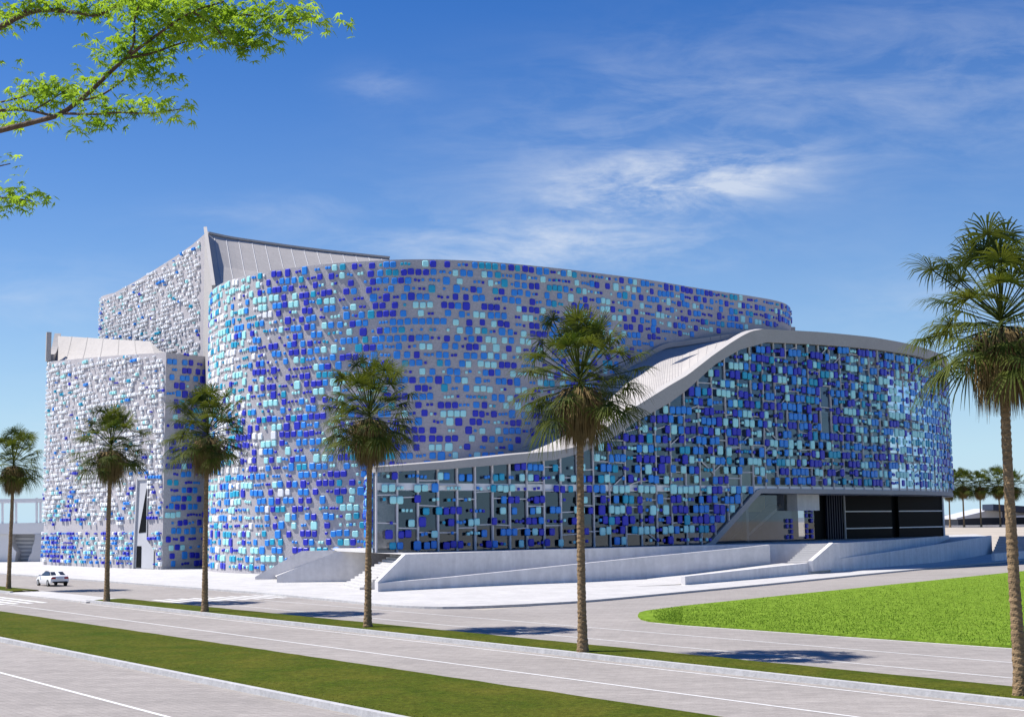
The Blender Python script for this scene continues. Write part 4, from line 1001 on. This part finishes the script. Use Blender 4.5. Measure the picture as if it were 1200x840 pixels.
# ================================================================== LIGHT, SKY, CAMERA
SUN_H = Vector((-.995, .10)).normalized(); SUN_EL = math.radians(56)
sd = Vector((SUN_H.x*math.cos(SUN_EL), SUN_H.y*math.cos(SUN_EL), math.sin(SUN_EL)))
sl_ = D.lights.new('sun', 'SUN'); sl_.energy = 5.0; sl_.angle = math.radians(.5); sl_.color = (1, .95, .88)
so = D.objects.new('sun', sl_); C.objects.link(so); so.rotation_euler = (-sd).to_track_quat('-Z', 'Y').to_euler(); so.location = (0, 0, 80)
wd_ = D.worlds.new('World'); bpy.context.scene.world = wd_; wd_.use_nodes = True; nt = wd_.node_tree; bg = nt.nodes['Background']
sky = nt.nodes.new('ShaderNodeTexSky'); sky.sky_type = 'NISHITA'; sky.sun_disc = False; sky.sun_elevation = SUN_EL
sky.sun_rotation = math.atan2(SUN_H.x, SUN_H.y); sky.altitude = 0; sky.air_density = 1.0; sky.dust_density = .1; sky.ozone_density = 4.0
hs = nt.nodes.new('ShaderNodeHueSaturation'); hs.inputs['Hue'].default_value = .517; hs.inputs['Saturation'].default_value = 1.42; hs.inputs['Value'].default_value = 1.22
nt.links.new(sky.outputs[0], hs.inputs['Color'])
def nd(t, **kw):
    n = nt.nodes.new(t)
    for k, v in kw.items(): setattr(n, k, v)
    return n
def mth(op, a, b=None, clamp=False):
    n = nd('ShaderNodeMath', operation=op, use_clamp=clamp)
    for i, v in enumerate((a, b)):
        if v is None: continue
        if isinstance(v, (int, float)): n.inputs[i].default_value = v
        else: nt.links.new(v, n.inputs[i])
    return n.outputs[0]
tc = nd('ShaderNodeTexCoord'); sep = nd('ShaderNodeSeparateXYZ'); nt.links.new(tc.outputs['Generated'], sep.inputs[0])
yy = mth('MAXIMUM', mth('ABSOLUTE', sep.outputs[1]), .12); uu = mth('DIVIDE', sep.outputs[0], yy); vv = mth('DIVIDE', sep.outputs[2], yy)
def cloud_noise(rot, sx, sy, scale, lo_, hi_, detail=8, dist=.6, seed=0):
    cb = nd('ShaderNodeCombineXYZ'); nt.links.new(uu, cb.inputs[0]); nt.links.new(vv, cb.inputs[1]); cb.inputs[2].default_value = seed
    mp = nd('ShaderNodeMapping'); mp.inputs['Rotation'].default_value = (0, 0, rot); mp.inputs['Scale'].default_value = (sx, sy, 1); nt.links.new(cb.outputs[0], mp.inputs[0])
    n = nd('ShaderNodeTexNoise'); n.inputs['Scale'].default_value = scale; n.inputs['Detail'].default_value = detail; n.inputs['Roughness'].default_value = .62; n.inputs['Distortion'].default_value = dist; nt.links.new(mp.outputs[0], n.inputs['Vector'])
    mr = nd('ShaderNodeMapRange'); mr.inputs['From Min'].default_value = lo_; mr.inputs['From Max'].default_value = hi_; nt.links.new(n.outputs['Fac'], mr.inputs[0]); return mr.outputs[0]
def blob(px, py, su, sv, tilt):
    d = ray(px, py); u0, v0 = d.x/d.y, d.z/d.y; ct, st2 = math.cos(tilt), math.sin(tilt)
    du = mth('SUBTRACT', uu, u0); dv2 = mth('SUBTRACT', vv, v0)
    a = mth('DIVIDE', mth('ADD', mth('MULTIPLY', du, ct), mth('MULTIPLY', dv2, st2)), su); b = mth('DIVIDE', mth('SUBTRACT', mth('MULTIPLY', dv2, ct), mth('MULTIPLY', du, st2)), sv)
    return mth('EXPONENT', mth('MULTIPLY', mth('ADD', mth('MULTIPLY', a, a), mth('MULTIPLY', b, b)), -1.0))
streak = cloud_noise(-.22, 3.6, 13, 2.2, .42, .80, detail=9, dist=.45, seed=1.3)
wisp = cloud_noise(.25, 5, 15, 3.2, .44, .80, detail=9, dist=.6, seed=4.1)
mask = mth('MULTIPLY', mth('ADD', mth('ADD', mth('ADD', mth('MULTIPLY', blob(845, 205, .075, .026, .14), 1.2), mth('MULTIPLY', blob(745, 225, .075, .026, .10), 1.4)), mth('MULTIPLY', blob(620, 290, .13, .018, .0), 1.5)), mth('MULTIPLY', mth('ADD', blob(740, 140, .16, .06, .3), blob(1120, 100, .14, .07, .2)), .42)), 1.0)
mask = mth('ADD', mask, mth('MULTIPLY', mth('ADD', mth('ADD', blob(330, 245, .09, .012, .05), blob(440, 100, .03, .014, 0)), blob(1120, 350, .12, .03, .1)), .35))
mask = mth('ADD', mask, mth('MULTIPLY', mth('ADD', blob(40, 350, .10, .03, .0), blob(60, 540, .2, .05, 0)), .35))
cl = mth('MULTIPLY', mask, mth('ADD', mth('MULTIPLY', streak, .85), mth('ADD', mth('MULTIPLY', wisp, .4), .07)), True)
cl = mth('MULTIPLY', cl, .68, True)
hz = mth('EXPONENT', mth('MULTIPLY', mth('MAXIMUM', sep.outputs[2], 0.0), -7.0))
hm = nd('ShaderNodeMix', data_type='RGBA'); nt.links.new(mth('MULTIPLY', hz, .9), hm.inputs[0]); nt.links.new(hs.outputs[0], hm.inputs[6]); hm.inputs[7].default_value = (5.2, 7.6, 9.8, 1)
mx = nd('ShaderNodeMix', data_type='RGBA'); nt.links.new(cl, mx.inputs[0]); nt.links.new(hm.outputs[2], mx.inputs[6]); mx.inputs[7].default_value = (8.2, 8.7, 9.4, 1)
nt.links.new(mx.outputs[2], bg.inputs['Color']); bg.inputs['Strength'].default_value = .066

cam = D.cameras.new('camera'); co = D.objects.new('camera', cam); C.objects.link(co)
cam.sensor_width = 36; cam.sensor_fit = 'HORIZONTAL'; cam.lens = 36*F/1200; cam.clip_start = .1; cam.clip_end = 12000
mt = Matrix((IX, IY, -FV)).transposed().to_4x4(); mt.translation = Vector((0, 0, EYE)); co.matrix_world = mt
sc = bpy.context.scene; sc.camera = co
sc.view_settings.view_transform = 'Standard'; sc.view_settings.look = 'None'; sc.view_settings.exposure = .58; sc.view_settings.gamma = 1
sc.cycles.max_bounces = 8; sc.cycles.diffuse_bounces = 2; sc.cycles.transparent_max_bounces = 12; sc.cycles.use_denoising = True
